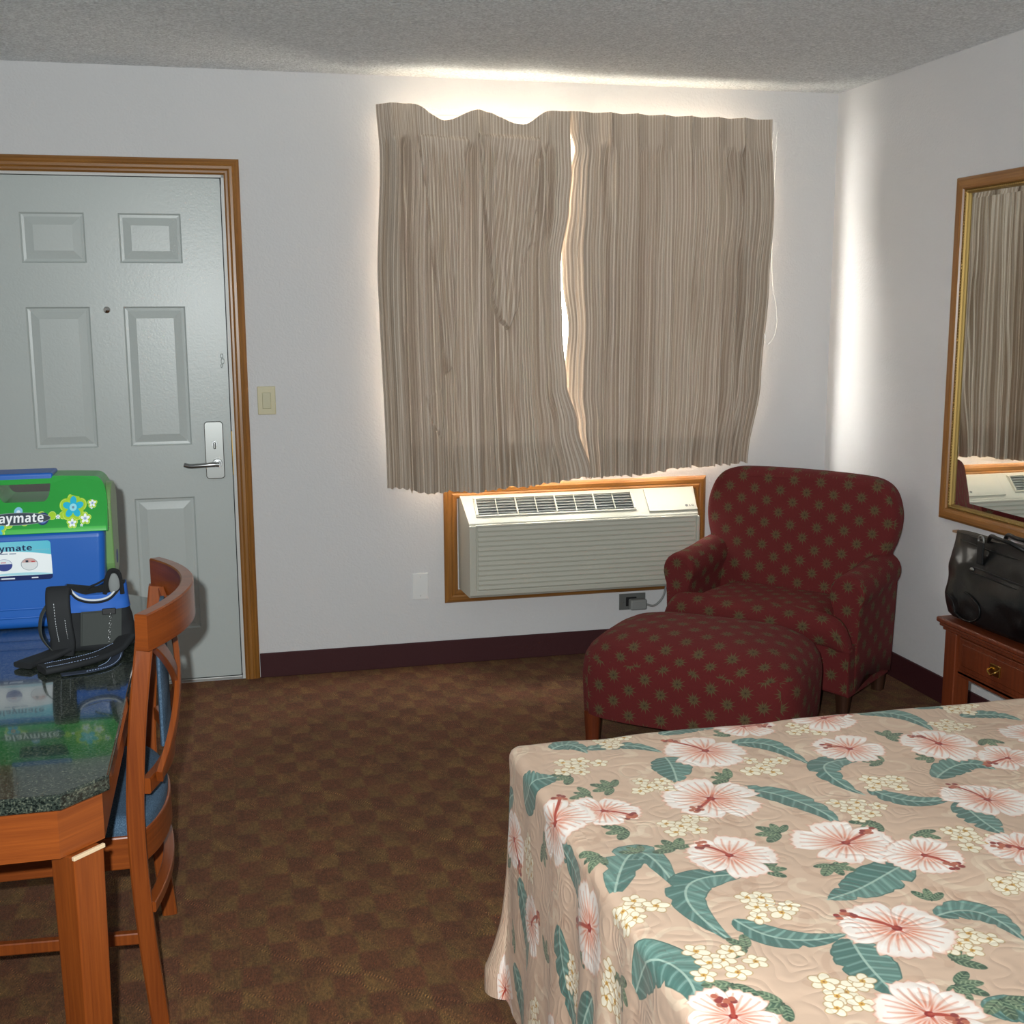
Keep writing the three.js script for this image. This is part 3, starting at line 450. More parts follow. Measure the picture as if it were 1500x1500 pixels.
// ---------------------------------------------------------------- armchair
{
  const c = thing('armchair', 'dark red armchair with olive starbursts and rolled arms in the corner', 'armchair', [-0.362, 0, 0.480], -0.8905);
  // back: rounded outline, leaning
  const s = new THREE.Shape(), hw = 0.420; s.moveTo(-0.345, 0.20); s.lineTo(0.345, 0.20); s.bezierCurveTo(0.36, 0.38, 0.375, 0.46, 0.395, 0.56); s.bezierCurveTo(hw + 0.008, 0.64, hw + 0.006, 0.70, hw - 0.008, 0.745); s.bezierCurveTo(hw - 0.03, 0.825, hw - 0.075, 0.846, 0.27, 0.852); s.bezierCurveTo(0.12, 0.862, -0.12, 0.862, -0.27, 0.852); s.bezierCurveTo(-hw + 0.075, 0.846, -hw + 0.03, 0.825, -hw + 0.008, 0.745); s.bezierCurveTo(-hw - 0.006, 0.70, -hw - 0.008, 0.64, -0.395, 0.56); s.bezierCurveTo(-0.375, 0.46, -0.36, 0.38, -0.345, 0.20);
  const lean = (g) => { const p = g.attributes.position; for (let i = 0; i < p.count; i++) { const y = p.getY(i), x = p.getX(i); p.setZ(i, p.getZ(i) + 0.055 - (y - 0.30) * 0.17 + 0.010 * (1 - x * x / 0.17)); } g.computeVertexNormals(); return g; };
  let bg = new THREE.ExtrudeGeometry(s, { depth: 0.028, bevelEnabled: true, bevelSize: 0.034, bevelThickness: 0.040, bevelSegments: 7, curveSegments: 20, bevelOffset: -0.034 }); bg.translate(0, 0, -0.02);
  bg = lean(mergeVertices(clean(bg).deleteAttribute('uv').deleteAttribute('normal'), 1e-4));
  part('backrest', boxUV(bg, 0.02, 0.01), M.star, c);
  // seat cushion with ears in front of the arms
  const path = [[0.03, 0.372], [0.15, 0.384], [0.30, 0.388], [0.375, 0.385], [0.425, 0.376], [0.455, 0.356], [0.466, 0.325], [0.462, 0.290], [0.45, 0.268], [0.42, 0.258]].map(([z, y]) => new THREE.Vector2(z, y));
  const pc = new THREE.SplineCurve(path), PL = pc.getLength();
  part('seat_cushion', grid(60, 60, (a, t) => {
    const q = a * 2 - 1, p = pc.getPointAt(t), w = lerp(0.300, 0.408, sstep(0.385, 0.40, p.x)), e = Math.pow(Math.abs(q), 7), zz = p.x - 0.03 * Math.pow(Math.abs(q), 4) * sstep(0.38, 0.46, p.x);
    return [q * w, Math.max(0.25, p.y - 0.12 * e * e - 0.012 * e), zz];
  }, (a, t) => [(a * 2 - 1) * 0.36 + 0.03, -t * PL]), M.star, c);
  // base
  const base = (() => { const sh = new THREE.Shape(); sh.moveTo(-0.405, 0.072); sh.quadraticCurveTo(0, 0.125, 0.405, 0.072); sh.lineTo(0.405, 0.27); sh.lineTo(-0.405, 0.27); sh.lineTo(-0.405, 0.072); const g = extrude(sh, 0.41, 0.012, 3, 20); g.translate(0, 0, 0.012); return g; })();
  part('base', boxUV(base, 0.01, 0.03), M.star, c);
  for (const k of [-1, 1]) {
    const secs = [], zs = [[-0.012, 0.96, 0.56], [-0.004, 1, 0.562], [0.10, 1, 0.553], [0.20, 1, 0.538], [0.28, 1, 0.530], [0.345, 1, 0.528], [0.362, 0.985, 0.526], [0.370, 0.94, 0.521], [0.374, 0.86, 0.512]];
    for (const [z, sc, top] of zs) {
      const ring = []; const add = (x, y) => ring.push([x, y]); const yb = 0.072 + 0.035 * Math.sin(Math.PI * clamp((z + 0.02) / 0.4));
      add(0.408, yb); add(0.412, 0.20); add(0.416, 0.32); add(0.420, top - 0.115);
      for (let i = 0; i <= 14; i++) { const a = -0.35 + (Math.PI + 0.75) * i / 14; add(0.362 + 0.072 * Math.cos(a), top - 0.070 + 0.070 * Math.sin(a)); }
      add(0.309, top - 0.13); add(0.308, 0.30); add(0.308, yb);
      const cx = 0.364, cy = 0.34; let r2 = ring.map(([x, y]) => [k * lerp(cx, x, sc), lerp(cy, y, lerp(1, sc, 0.4)), z]); if (k < 0) r2.reverse(); secs.push(r2);
    }
    part('arm', boxUV(loft(secs), k * 0.04, 0.02), M.star, c);
  }
  for (const [x, z] of [[-0.375, 0.035], [0.375, 0.035], [-0.375, 0.395], [0.375, 0.395]]) part('leg', (() => { const g = new THREE.CylinderGeometry(0.036, 0.027, 0.10, 4, 1); g.rotateY(Math.PI / 4); g.translate(x, 0.05, z); return boxUV(g.toNonIndexed()); })(), M.legwood, c);
}
// ---------------------------------------------------------------- ottoman
{
  const c = thing('ottoman', 'dark red starburst ottoman with domed top in front of the armchair', 'ottoman', [-1.055, 0, 1.125], -0.70);
  const A = 0.398, B = 0.275, n = 96, ex = 4.6, se = (th) => { const cx = Math.cos(th), cz = Math.sin(th), r = Math.pow(Math.pow(Math.abs(cx), ex) + Math.pow(Math.abs(cz), ex), -1 / ex); return [A * r * cx, B * r * cz]; };
  const prof = [[0, 0.425, 0], [0.2, 0.4235, 0.07], [0.4, 0.419, 0.14], [0.6, 0.408, 0.215], [0.75, 0.392, 0.27], [0.86, 0.370, 0.32], [0.93, 0.345, 0.355], [0.975, 0.315, 0.385], [0.995, 0.28, 0.42], [1.0, 0.25, 0.45], [0.995, 0.18, 0.52], [0.985, 0.11, 0.59], [0.95, 0.105, 0.61]];
  const g = grid(n, prof.length - 1, (a, t, i, j) => { const [k, y] = prof[j], [x, z] = se(a * 6.2832), arch = j >= 11 ? 0.035 * Math.pow(Math.cos(2 * a * 6.2832), 2) * 0 : 0; return [x * k, y + arch, z * k]; },
    (a, t, i, j) => { const [x, z] = se(a * 6.2832), k = Math.min(1, prof[j][0]), l = Math.hypot(x, z), extra = Math.max(0, prof[j][2] - 0.33); return [x * k + x / l * extra, z * k + z / l * extra]; }, true);
  // side panels wrap with the cloth upright
  const gi = g.toNonIndexed(), p = gi.attributes.position, uv = gi.attributes.uv;
  for (let i = 0; i < p.count; i += 3) {
    const my = (p.getY(i) + p.getY(i + 1) + p.getY(i + 2)) / 3; if (my > 0.315) continue;
    for (let k = 0; k < 3; k++) { const x = p.getX(i + k), z = p.getZ(i + k), mx = Math.abs((p.getX(i) + p.getX(i + 1) + p.getX(i + 2)) / 3) / A, mz = Math.abs((p.getZ(i) + p.getZ(i + 1) + p.getZ(i + 2)) / 3) / B; uv.setXY(i + k, mz > mx ? x : z + 0.05, p.getY(i + k)); }
  }
  part('cushion', gi, M.star, c);
  part('underside', (() => { const q = grid(48, 1, (a, t) => { const [x, z] = se(a * 6.2832); return [x * 0.95 * t, 0.105, z * 0.95 * t]; }); return q; })(), M.black, c);
  for (const [x, z] of [[-0.332, -0.205], [0.332, -0.205], [-0.332, 0.205], [0.332, 0.205]]) part('leg', (() => { const q = new THREE.CylinderGeometry(0.036, 0.028, 0.118, 4, 1); q.rotateY(Math.PI / 4); q.translate(x, 0.059, z); return boxUV(q.toNonIndexed()); })(), M.darkwood, c);
}
// ---------------------------------------------------------------- mirror
{
  const m = thing('wall_mirror', 'oak framed wall mirror with beaded gold inner edge above the nightstand', 'mirror');
  const z0 = 0.953, z1 = 1.72, y0 = 0.726, y1 = 1.985, q = new THREE.Matrix4().makeBasis(V(0, 0, 1), V(0, 1, 0), V(-1, 0, 0)); q.setPosition(-0.001, 0, 0);
  const fr = (w, prof, name, material) => { const tmp = new THREE.Group(); M.frame(z0 + w, z1 - w, y0 + w, y1 - w, name, prof, tmp, material, 0, false); for (const o of [...tmp.children]) { o.geometry.applyMatrix4(q); m.add(o); } };
  fr(0.045, [[0, 0], [0, 0.020], [0.004, 0.026], [0.014, 0.030], [0.034, 0.030], [0.042, 0.026], [0.045, 0.020], [0.045, 0]], 'frame_board', M.oak);
  fr(0.058, [[0, 0], [0, 0.012], [0.004, 0.018], [0.009, 0.019], [0.013, 0.016], [0.013, 0]], 'gilt_edge', M.gold);
  const beads = []; for (let y = y0 + 0.06; y < y1 - 0.055; y += 0.0105) for (const z of [z0 + 0.051, z1 - 0.051]) { const b = new THREE.SphereGeometry(0.0045, 6, 5); b.translate(-0.0195, y, z); beads.push(b); } for (let z = z0 + 0.06; z < z1 - 0.055; z += 0.0105) for (const y of [y0 + 0.051, y1 - 0.051]) { const b = new THREE.SphereGeometry(0.0045, 6, 5); b.translate(-0.0195, y, z); beads.push(b); }
  const bd = part('beading', merge(beads), M.gold, m); bd.userData.kind = 'stuff';
  // bevelled plate
  const a0 = z0 + 0.056, a1 = z1 - 0.056, b0 = y0 + 0.056, b1 = y1 - 0.056, bv = 0.022, pos = [], R = (o, d) => [[-d, b0 + o, a0 + o], [-d, b0 + o, a1 - o], [-d, b1 - o, a1 - o], [-d, b1 - o, a0 + o]], o0 = R(0, 0.0065), o1 = R(bv, 0.0085);
  for (let i = 0; i < 4; i++) { const j = (i + 1) % 4; pos.push(...o0[i], ...o0[j], ...o1[j], ...o0[i], ...o1[j], ...o1[i]); }
  pos.push(...o1[0], ...o1[1], ...o1[2], ...o1[0], ...o1[2], ...o1[3]); const bk = R(0, 0.003); pos.push(...bk[0], ...bk[2], ...bk[1], ...bk[0], ...bk[3], ...bk[2]);
  const g = new THREE.BufferGeometry(); g.setAttribute('position', new THREE.Float32BufferAttribute(pos, 3)); g.computeVertexNormals(); part('glass', g, M.mirror, m);
}
// ---------------------------------------------------------------- nightstand
{
  const n = thing('nightstand', 'red-brown wooden nightstand with one drawer under the mirror', 'nightstand');
  const x0 = -0.450, x1 = -0.020, z0 = 1.612, z1 = 2.150, y = 0.532;
  const g0 = [bx(x0, x1, y - 0.018, y, z0, z1, 0.006, 3), bx(x0 + 0.008, x1, y - 0.030, y - 0.0175, z0 + 0.008, z1 - 0.008, 0.004), bx(x0 + 0.016, x1, y - 0.042, y - 0.0295, z0 + 0.016, z1 - 0.016, 0.004)].map((g) => boxUV(g));
  part('top', merge(g0), M.darkwood, n);
  for (const [lx, lz] of [[x0 + 0.022, z0 + 0.022], [x0 + 0.022, z1 - 0.082], [x1 - 0.07, z0 + 0.022], [x1 - 0.07, z1 - 0.082]]) part('leg', boxUV(bx(lx, lx + 0.058, 0, y - 0.042, lz, lz + 0.060, 0.004)), M.darkwood, n);
  part('carcass', boxUV(merge([bx(x0 + 0.034, x1 - 0.014, 0.360, y - 0.042, z0 + 0.030, z0 + 0.050, 0.002), bx(x0 + 0.034, x1 - 0.014, 0.360, y - 0.042, z1 - 0.050, z1 - 0.030, 0.002), bx(x1 - 0.03, x1 - 0.014, 0.36, y - 0.042, z0 + 0.05, z1 - 0.05, 0.001), bx(x0 + 0.036, x1 - 0.03, 0.352, 0.368, z0 + 0.05, z1 - 0.05, 0.001)])), M.darkwood, n);
  const d = part('drawer', boxUV(merge([bx(x0 + 0.030, x0 + 0.046, 0.376, 0.482, z0 + 0.088, z1 - 0.088, 0.004), bx(x0 + 0.026, x0 + 0.034, 0.394, 0.466, z0 + 0.108, z1 - 0.108, 0.003), bx(x0 + 0.036, x0 + 0.040, 0.360, 0.490, z0 + 0.080, z1 - 0.080, 0.001)])), M.darkwood, n);
  const zc = 1.897, pull = part('drawer_pull', merge([bx(x0 + 0.022, x0 + 0.027, 0.412, 0.448, zc - 0.024, zc + 0.024, 0.002), tube([[x0 + 0.024, 0.436, zc - 0.019], [x0 + 0.010, 0.428, zc - 0.017], [x0 + 0.008, 0.418, zc], [x0 + 0.010, 0.428, zc + 0.017], [x0 + 0.024, 0.436, zc + 0.019]], 0.003, 24, 8)]), M.brass, d); pull.userData.label = 'brass bail pull';
}
// ---------------------------------------------------------------- handbag
{
  const b = thing('handbag', 'black leather handbag standing on the nightstand', 'handbag', [-0.352, 0.5325, 1.850], 0.02);
  const leather = mat({ color: rgb(4, 7, 9), roughness: 0.42, specularIntensity: 0.55, clearcoat: 0.35, clearcoatRoughness: 0.18, bumpMap: dataTex(256, 256, [0.05, 0.05], (u, v) => 0.6 * noise(u * 50, v * 50, 50, 50, 101) + 0.4 * noise(u * 22, v * 22, 22, 22, 102), false), bumpScale: 0.0003 });
  const tan = mat({ color: rgb(150, 118, 92), roughness: 0.6 });
  const secs = []; for (let j = 0; j <= 26; j++) {
    const t = j / 26, y = 0.004 + 0.272 * t, L = 0.246 + 0.034 * t + 0.004 * Math.sin(t * 4.2) - (j === 0 ? 0.02 : 0), D = lerp(0.078, 0.026, Math.pow(t, 1.4)) + 0.018 * Math.sin(Math.PI * clamp(t * 1.15)) - (j === 0 ? 0.02 : 0), ring = [];
    for (let i = 0; i < 72; i++) { const a = i / 72 * 6.2832, c = Math.cos(a), s = Math.sin(a), e = 2 / 4.2, zz = Math.sign(c) * Math.pow(Math.abs(c), e) * L, xx = Math.sign(s) * Math.pow(Math.abs(s), e) * D; const w = 0.014 * (noise(zz * 14 + 40, y * 16, 512, 512, 103) - 0.5) * Math.sin(Math.PI * t) + 0.006 * (noise(zz * 45 + 40, y * 30 + xx * 20 + 40, 512, 512, 104) - 0.5); ring.push([xx + Math.sign(s) * w, y + 0.006 * Math.sin(zz * 9) * t * t, zz + (zz < 0 ? 1 : -1) * 0.010 * (noise(y * 22, xx * 10 + 9, 512, 512, 105) - 0.3)]); }
    secs.push(ring);
  }
  part('bag_body', boxUV(loft(secs)), leather, b);
  const F = (z, y) => -(lerp(0.078, 0.026, Math.pow(clamp(y / 0.272), 1.4)) + 0.018 * Math.sin(Math.PI * clamp(y / 0.272 * 1.15)) + 0.001);
  const seam = (pts, r = 0.0022) => tube(pts.map(([z, y]) => [F(z, y), y, z]), r, 48, 6);
  part('piping', merge([seam([[-0.155, 0.03], [-0.12, 0.018], [-0.07, 0.022], [-0.035, 0.045], [-0.035, 0.075], [-0.075, 0.098], [-0.115, 0.105]], 0.003), seam([[-0.205, 0.083], [-0.185, 0.078], [-0.165, 0.06], [-0.155, 0.03]], 0.002), seam([[-0.22, 0.252], [-0.1, 0.246], [0, 0.243], [0.12, 0.246], [0.22, 0.252]], 0.0025)]), leather, b);
  part('pocket_zip', merge([seam([[-0.105, 0.186], [-0.03, 0.184], [0.06, 0.180], [0.16, 0.178]], 0.0028), seam([[-0.105, 0.170], [-0.03, 0.169], [0.06, 0.166], [0.16, 0.164]], 0.0018)]), M.black, b);
  const zp = (() => { const g = new THREE.SphereGeometry(0.008, 12, 8); g.scale(0.6, 0.8, 1.2); g.translate(F(0, 0.178) - 0.002, 0.179, -0.108); return g; })(); part('zip_pull', zp, M.chrome, b);
  const tab = part('buckle_tab', bx(-0.060, -0.052, 0.200, 0.272, -0.098, -0.070, 0.003), leather, b);
  part('ring', (() => { const g = new THREE.TorusGeometry(0.013, 0.003, 8, 20); g.rotateY(Math.PI / 2); g.translate(-0.056, 0.276, -0.084); return g; })(), M.chrome, tab);
  for (const x of [-0.03, 0.03]) part('handle', tube([[x, 0.270, -0.085], [x - 0.01, 0.292, -0.06], [x - 0.03, 0.296, 0.0], [x - 0.03, 0.294, 0.06], [x, 0.272, 0.10]], 0.0065, 40, 8), leather, b);
  part('end_tab', merge([bx(-0.014, 0.010, 0.262, 0.270, -0.292, -0.235, 0.002), (() => { const g = bx(-0.010, 0.014, -0.004, 0.004, -0.060, 0, 0.002); g.rotateX(-0.35); g.translate(0.012, 0.248, -0.236); return g; })()]), tan, b);
  part('gusset', tube([[0.02, 0.245, -0.252], [0.025, 0.21, -0.262], [0.02, 0.17, -0.262], [0.016, 0.13, -0.260]], 0.008, 24, 8), tan, b);
}
// ---------------------------------------------------------------- bed and bedspread
const BED = { x0: -2.12, x1: -0.06, z0: 2.600, z1: 4.14, top: 0.617 };
{
  const b = thing('bed', 'bed with its mattress wholly under the floral bedspread', 'bed');
  part('box_spring', bx(BED.x0 + 0.04, BED.x1, 0.0, 0.33, BED.z0 + 0.04, BED.z1 - 0.04, 0.02), M.white, b);
  part('mattress', bx(BED.x0 + 0.03, BED.x1, 0.331, 0.585, BED.z0 + 0.03, BED.z1 - 0.03, 0.04, 3), M.white, b);
}
M.spread = (() => {
  const S = 2.1, U0 = -2.80, V0 = 2.15, N = 2048, k = N / S, X = (u) => (u - U0) * k, Y = (v) => (v - V0) * k;
  const HIB = [[-1.731, 2.753, 0.0795, -1.785, 2.674], [-1.811, 2.971, 0.0825, -1.856, 3.011], [-1.876, 3.203, 0.0735, -1.908, 3.153], [-1.662, 3.208, 0.0785, -1.6, 3.179], [-1.562, 3.29, 0.061, -1.535, 3.337], [-1.735, 3.49, 0.081, -1.792, 3.431], [-1.432, 2.809, 0.068, -1.466, 2.778], [-1.24, 2.836, 0.0765, -1.265, 2.786], [-1.145, 2.935, 0.059, -1.202, 2.95], [-1.313, 3.107, 0.075, -1.338, 3.03], [-1.389, 3.306, 0.06, -1.416, 3.285], [-1.396, 2.63, 0.07, -1.334, 2.62], [-1.588, 2.625, 0.0645, -1.54, 2.63], [-2.025, 2.976, 0.06, -1.978, 3.013], [-2.125, 2.979, 0.07, -2.085, 2.897], [-1.815, 3.70, 0.07, -1.785, 3.72], [-2.063, 3.64, 0.06, -2.057, 3.602], [-2.215, 3.20, 0.075, -2.25, 3.12], [-2.66, 2.62, 0.075, -2.70, 2.56], [-2.29, 2.68, 0.06, -2.33, 2.73], [-2.40, 2.83, 0.055, -2.36, 2.88], [-2.46, 3.35, 0.07, -2.40, 3.30], [-2.55, 3.02, 0.06, -2.50, 3.07], [-1.0, 2.83, 0.07, -0.95, 2.80], [-0.88, 3.05, 0.07, -0.83, 3.0], [-1.12, 3.3, 0.075, -1.18, 3.26], [-1.4, 3.6, 0.075, -1.35, 3.55], [-1.05, 3.65, 0.075, -1.0, 3.7], [-2.3, 3.75, 0.07, -2.25, 3.7], [-1.75, 4.0, 0.075, -1.7, 3.95], [-1.2, 3.98, 0.075, -1.15, 3.9]];
  const LEAF = [[-1.963, 2.672, -1.882, 2.671, -1.818, 2.73, 0.04], [-1.822, 2.761, -1.829, 2.819, -1.847, 2.891, 0.073], [-1.784, 2.635, -1.71, 2.61, -1.651, 2.625, 0.05], [-1.654, 2.719, -1.585, 2.748, -1.554, 2.87, 0.05], [-1.736, 2.937, -1.662, 3.018, -1.635, 3.147, 0.058], [-1.445, 2.868, -1.536, 2.894, -1.525, 3.032, 0.06], [-1.5, 3.007, -1.456, 3.079, -1.366, 3.085, 0.046], [-1.304, 2.62, -1.221, 2.65, -1.208, 2.766, 0.05], [-1.086, 2.69, -1.01, 2.69, -0.97, 2.74, 0.042], [-1.16, 2.62, -1.108, 2.61, -1.092, 2.65, 0.045], [-1.345, 2.991, -1.252, 2.937, -1.205, 2.979, 0.06], [-1.372, 3.109, -1.384, 3.188, -1.383, 3.249, 0.062], [-2.105, 3.281, -2.023, 3.159, -2.008, 3.309, 0.062], [-1.885, 3.275, -1.997, 3.309, -1.987, 3.474, 0.062], [-1.959, 3.411, -1.906, 3.479, -1.815, 3.486, 0.05], [-1.606, 3.306, -1.695, 3.349, -1.791, 3.385, 0.075], [-1.652, 3.467, -1.582, 3.473, -1.572, 3.563, 0.055], [-1.816, 3.501, -1.83, 3.577, -1.832, 3.659, 0.075], [-2.2, 3.42, -2.101, 3.5, -2.102, 3.616, 0.075], [-2.033, 2.654, -1.991, 2.642, -1.969, 2.692, 0.05], [-2.18, 2.757, -2.117, 2.80, -2.066, 2.793, 0.085], [-1.738, 3.71, -1.68, 3.72, -1.60, 3.76, 0.055], [-2.145, 3.03, -2.17, 3.12, -2.235, 3.2, 0.055], [-2.36, 2.72, -2.43, 2.78, -2.52, 2.80, 0.06], [-2.30, 3.03, -2.39, 3.06, -2.48, 3.14, 0.06], [-2.33, 3.22, -2.42, 3.19, -2.52, 3.22, 0.06], [-2.2, 2.66, -2.25, 2.61, -2.33, 2.60, 0.05], [-2.56, 2.70, -2.62, 2.76, -2.70, 2.78, 0.05], [-2.27, 3.5, -2.37, 3.55, -2.42, 3.68, 0.06], [-1.08, 3.06, -1.0, 3.12, -0.9, 3.2, 0.06], [-1.3, 3.42, -1.2, 3.45, -1.12, 3.52, 0.06], [-0.95, 3.4, -0.9, 3.5, -0.95, 3.6, 0.06], [-1.5, 3.85, -1.4, 3.85, -1.3, 3.8, 0.06], [-2.0, 3.85, -1.95, 3.95, -1.98, 4.05, 0.06]];
  const PLUM = [[-2.004, 2.755, 0.05], [-1.89, 2.889, 0.046], [-1.898, 2.634, 0.04], [-1.64, 2.848, 0.05], [-1.896, 3.065, 0.05], [-1.46, 2.678, 0.045], [-1.571, 3.084, 0.05], [-1.456, 2.991, 0.042], [-1.447, 3.248, 0.046], [-1.895, 3.382, 0.044], [-2.096, 3.34, 0.044], [-2.024, 3.514, 0.055], [-1.893, 3.626, 0.046], [-1.657, 3.547, 0.042], [-1.147, 2.735, 0.042], [-1.05, 2.64, 0.04], [-1.469, 3.406, 0.036], [-2.37, 3.10, 0.04], [-2.28, 2.79, 0.04], [-2.26, 3.32, 0.04], [-2.58, 2.88, 0.045], [-1.1, 3.15, 0.045], [-0.98, 2.93, 0.045]];
  const SM = [[-1.738, 2.89], [-1.752, 3.141], [-1.644, 2.677], [-1.325, 2.77], [-1.292, 2.897], [-1.128, 2.832], [-1.531, 3.212], [-1.726, 3.276], [-1.848, 3.271], [-1.635, 3.425], [-1.709, 3.589], [-2.034, 3.572], [-1.986, 3.629], [-1.741, 3.646], [-2.087, 3.157], [-1.974, 2.876], [-2.037, 2.804], [-2.026, 2.899], [-2.008, 3.06], [-1.955, 3.162], [-1.408, 2.897], [-1.571, 3.148], [-1.703, 3.69], [-2.017, 3.161], [-1.975, 3.492], [-2.2, 2.9], [-2.27, 3.15], [-2.22, 3.35], [-2.42, 2.93], [-2.35, 2.66], [-2.5, 2.7], [-2.6, 3.1]];
  const t = canvasTex(N, N, [S, S], (g) => {
    g.save(); g.translate(0, N); g.scale(1, -1);     // canvas upward = growing v
    g.fillStyle = 'rgb(214,184,160)'; g.fillRect(0, 0, N, N);
    g.lineCap = 'round';
    for (let i = 0; i < 620; i++) {                  // tone-on-tone scrolls
      const x = rnd() * N, y = rnd() * N, r = 14 + rnd() * 34, a = rnd() * 6.28; g.lineWidth = 6 + rnd() * 12; g.strokeStyle = rnd() < 0.5 ? 'rgba(194,160,134,0.40)' : 'rgba(232,212,188,0.45)';
      g.beginPath(); g.arc(x, y, r, a, a + 3.4); g.stroke(); g.beginPath(); g.arc(x + Math.cos(a) * r * 1.5, y + Math.sin(a) * r * 1.5, r * 0.5, a + 3.1, a + 6); g.stroke();
    }
    const bez = (p, q, r, s) => [(1 - s) * (1 - s) * p[0] + 2 * s * (1 - s) * q[0] + s * s * r[0], (1 - s) * (1 - s) * p[1] + 2 * s * (1 - s) * q[1] + s * s * r[1]];
    for (const [a, b, c, d, e, f, w] of LEAF) {      // long feathered leaves
      const P = [X(a), Y(b)], R = [X(e), Y(f)], Q = [2 * X(c) - (P[0] + R[0]) / 2, 2 * Y(d) - (P[1] + R[1]) / 2], n = 26, W = w * k * 0.56;
      const side = (sg, off, sc) => { const out = []; for (let i = 0; i <= n; i++) { const s = i / n, p = bez(P, Q, R, s), p2 = bez(P, Q, R, Math.min(1, s + 0.01)), p1 = bez(P, Q, R, Math.max(0, s - 0.01)), tx = p2[0] - p1[0], ty = p2[1] - p1[1], l = Math.hypot(tx, ty) || 1, env = Math.pow(Math.sin(Math.PI * Math.pow(clamp(s * 0.97 + 0.03), 0.75)), 0.75), nick = 1 - 0.30 * Math.pow(hash(i >> 1, Math.round(a * 1000) & 1023, sg + 7), 2.5) * (i % 4 === 0 ? 1.6 : 0.3); out.push([p[0] - ty / l * sg * W * env * nick * sc, p[1] + tx / l * sg * W * env * nick * sc]); } return out; };
      const poly = (L, Rr, col) => { g.fillStyle = col; g.beginPath(); L.forEach((p, i) => i ? g.lineTo(...p) : g.moveTo(...p)); Rr.slice().reverse().forEach((p) => g.lineTo(...p)); g.closePath(); g.fill(); };
      const mid = []; for (let i = 0; i <= n; i++) mid.push(bez(P, Q, R, i / n));
      poly(side(1, 0, 1.06), side(-1, 0, 1.06), 'rgb(72,106,98)'); poly(side(1, 0, 1), mid, 'rgb(84,122,114)'); poly(mid, side(-1, 0, 1), 'rgb(108,146,136)');
      const sA = side(1, 0, 0.92), sB = side(-1, 0, 0.92);
      for (let i = 1; i < n; i++) { g.lineWidth = i % 3 ? 5 : 4; g.strokeStyle = i % 3 ? 'rgba(62,98,92,0.30)' : 'rgba(158,188,178,0.42)'; const j = Math.max(0, i - 2); g.beginPath(); g.moveTo(...mid[j]); g.lineTo(...sA[i]); g.moveTo(...mid[j]); g.lineTo(...sB[i]); g.stroke(); }
      g.lineWidth = 4; g.strokeStyle = 'rgba(172,196,182,0.9)'; g.beginPath(); mid.forEach((p, i) => i ? g.lineTo(...p) : g.moveTo(...p)); g.stroke();
    }
    for (const [u, v] of SM) {                       // sprigs of small leaves
      const n = 3 + Math.floor(rnd() * 3), a0 = rnd() * 6.28;
      for (let i = 0; i < n; i++) { const a = a0 + (i - n / 2) * 0.75, l = (0.028 + rnd() * 0.014) * k, w = l * 0.25; g.save(); g.translate(X(u), Y(v)); g.rotate(a); g.fillStyle = i % 2 ? 'rgb(104,126,100)' : 'rgb(78,104,84)'; g.beginPath(); g.ellipse(l * 0.62, 0, l * 0.55, w, 0, 0, 7); g.fill(); g.strokeStyle = 'rgba(44,66,54,0.7)'; g.lineWidth = 2; g.beginPath(); g.moveTo(0, 0); g.lineTo(l * 1.15, 0); g.stroke(); g.strokeStyle = 'rgba(166,180,146,0.7)'; for (let q = 1; q < 5; q++) { g.beginPath(); g.moveTo(l * q * 0.2, 0); g.lineTo(l * (q * 0.2 + 0.14), w * 0.7); g.moveTo(l * q * 0.2, 0); g.lineTo(l * (q * 0.2 + 0.14), -w * 0.7); g.stroke(); } g.restore(); }
    }
    for (const [u, v, r] of PLUM) {                  // clusters of small cream blossoms
      const n = 7; for (let i = 0; i < n; i++) {
        const a = i * 2.4 + rnd(), d = Math.sqrt(i / n) * r * k, x = X(u) + Math.cos(a) * d, y = Y(v) + Math.sin(a) * d, R = (0.0145 + 0.004 * rnd()) * k, b0 = rnd() * 6.28;
        for (let q = 0; q < 5; q++) { const b = b0 + q * 1.2566; g.fillStyle = 'rgb(186,152,104)'; g.beginPath(); g.ellipse(x + Math.cos(b) * R * 0.62, y + Math.sin(b) * R * 0.62, R * 0.66, R * 0.50, b, 0, 7); g.fill(); g.fillStyle = 'rgb(246,236,212)'; g.beginPath(); g.ellipse(x + Math.cos(b) * R * 0.64, y + Math.sin(b) * R * 0.64, R * 0.56, R * 0.42, b, 0, 7); g.fill(); }
        g.fillStyle = 'rgb(214,168,84)'; g.beginPath(); g.arc(x, y, R * 0.26, 0, 7); g.fill(); g.fillStyle = 'rgb(150,96,56)'; g.beginPath(); g.arc(x, y, R * 0.1, 0, 7); g.fill();
      }
    }
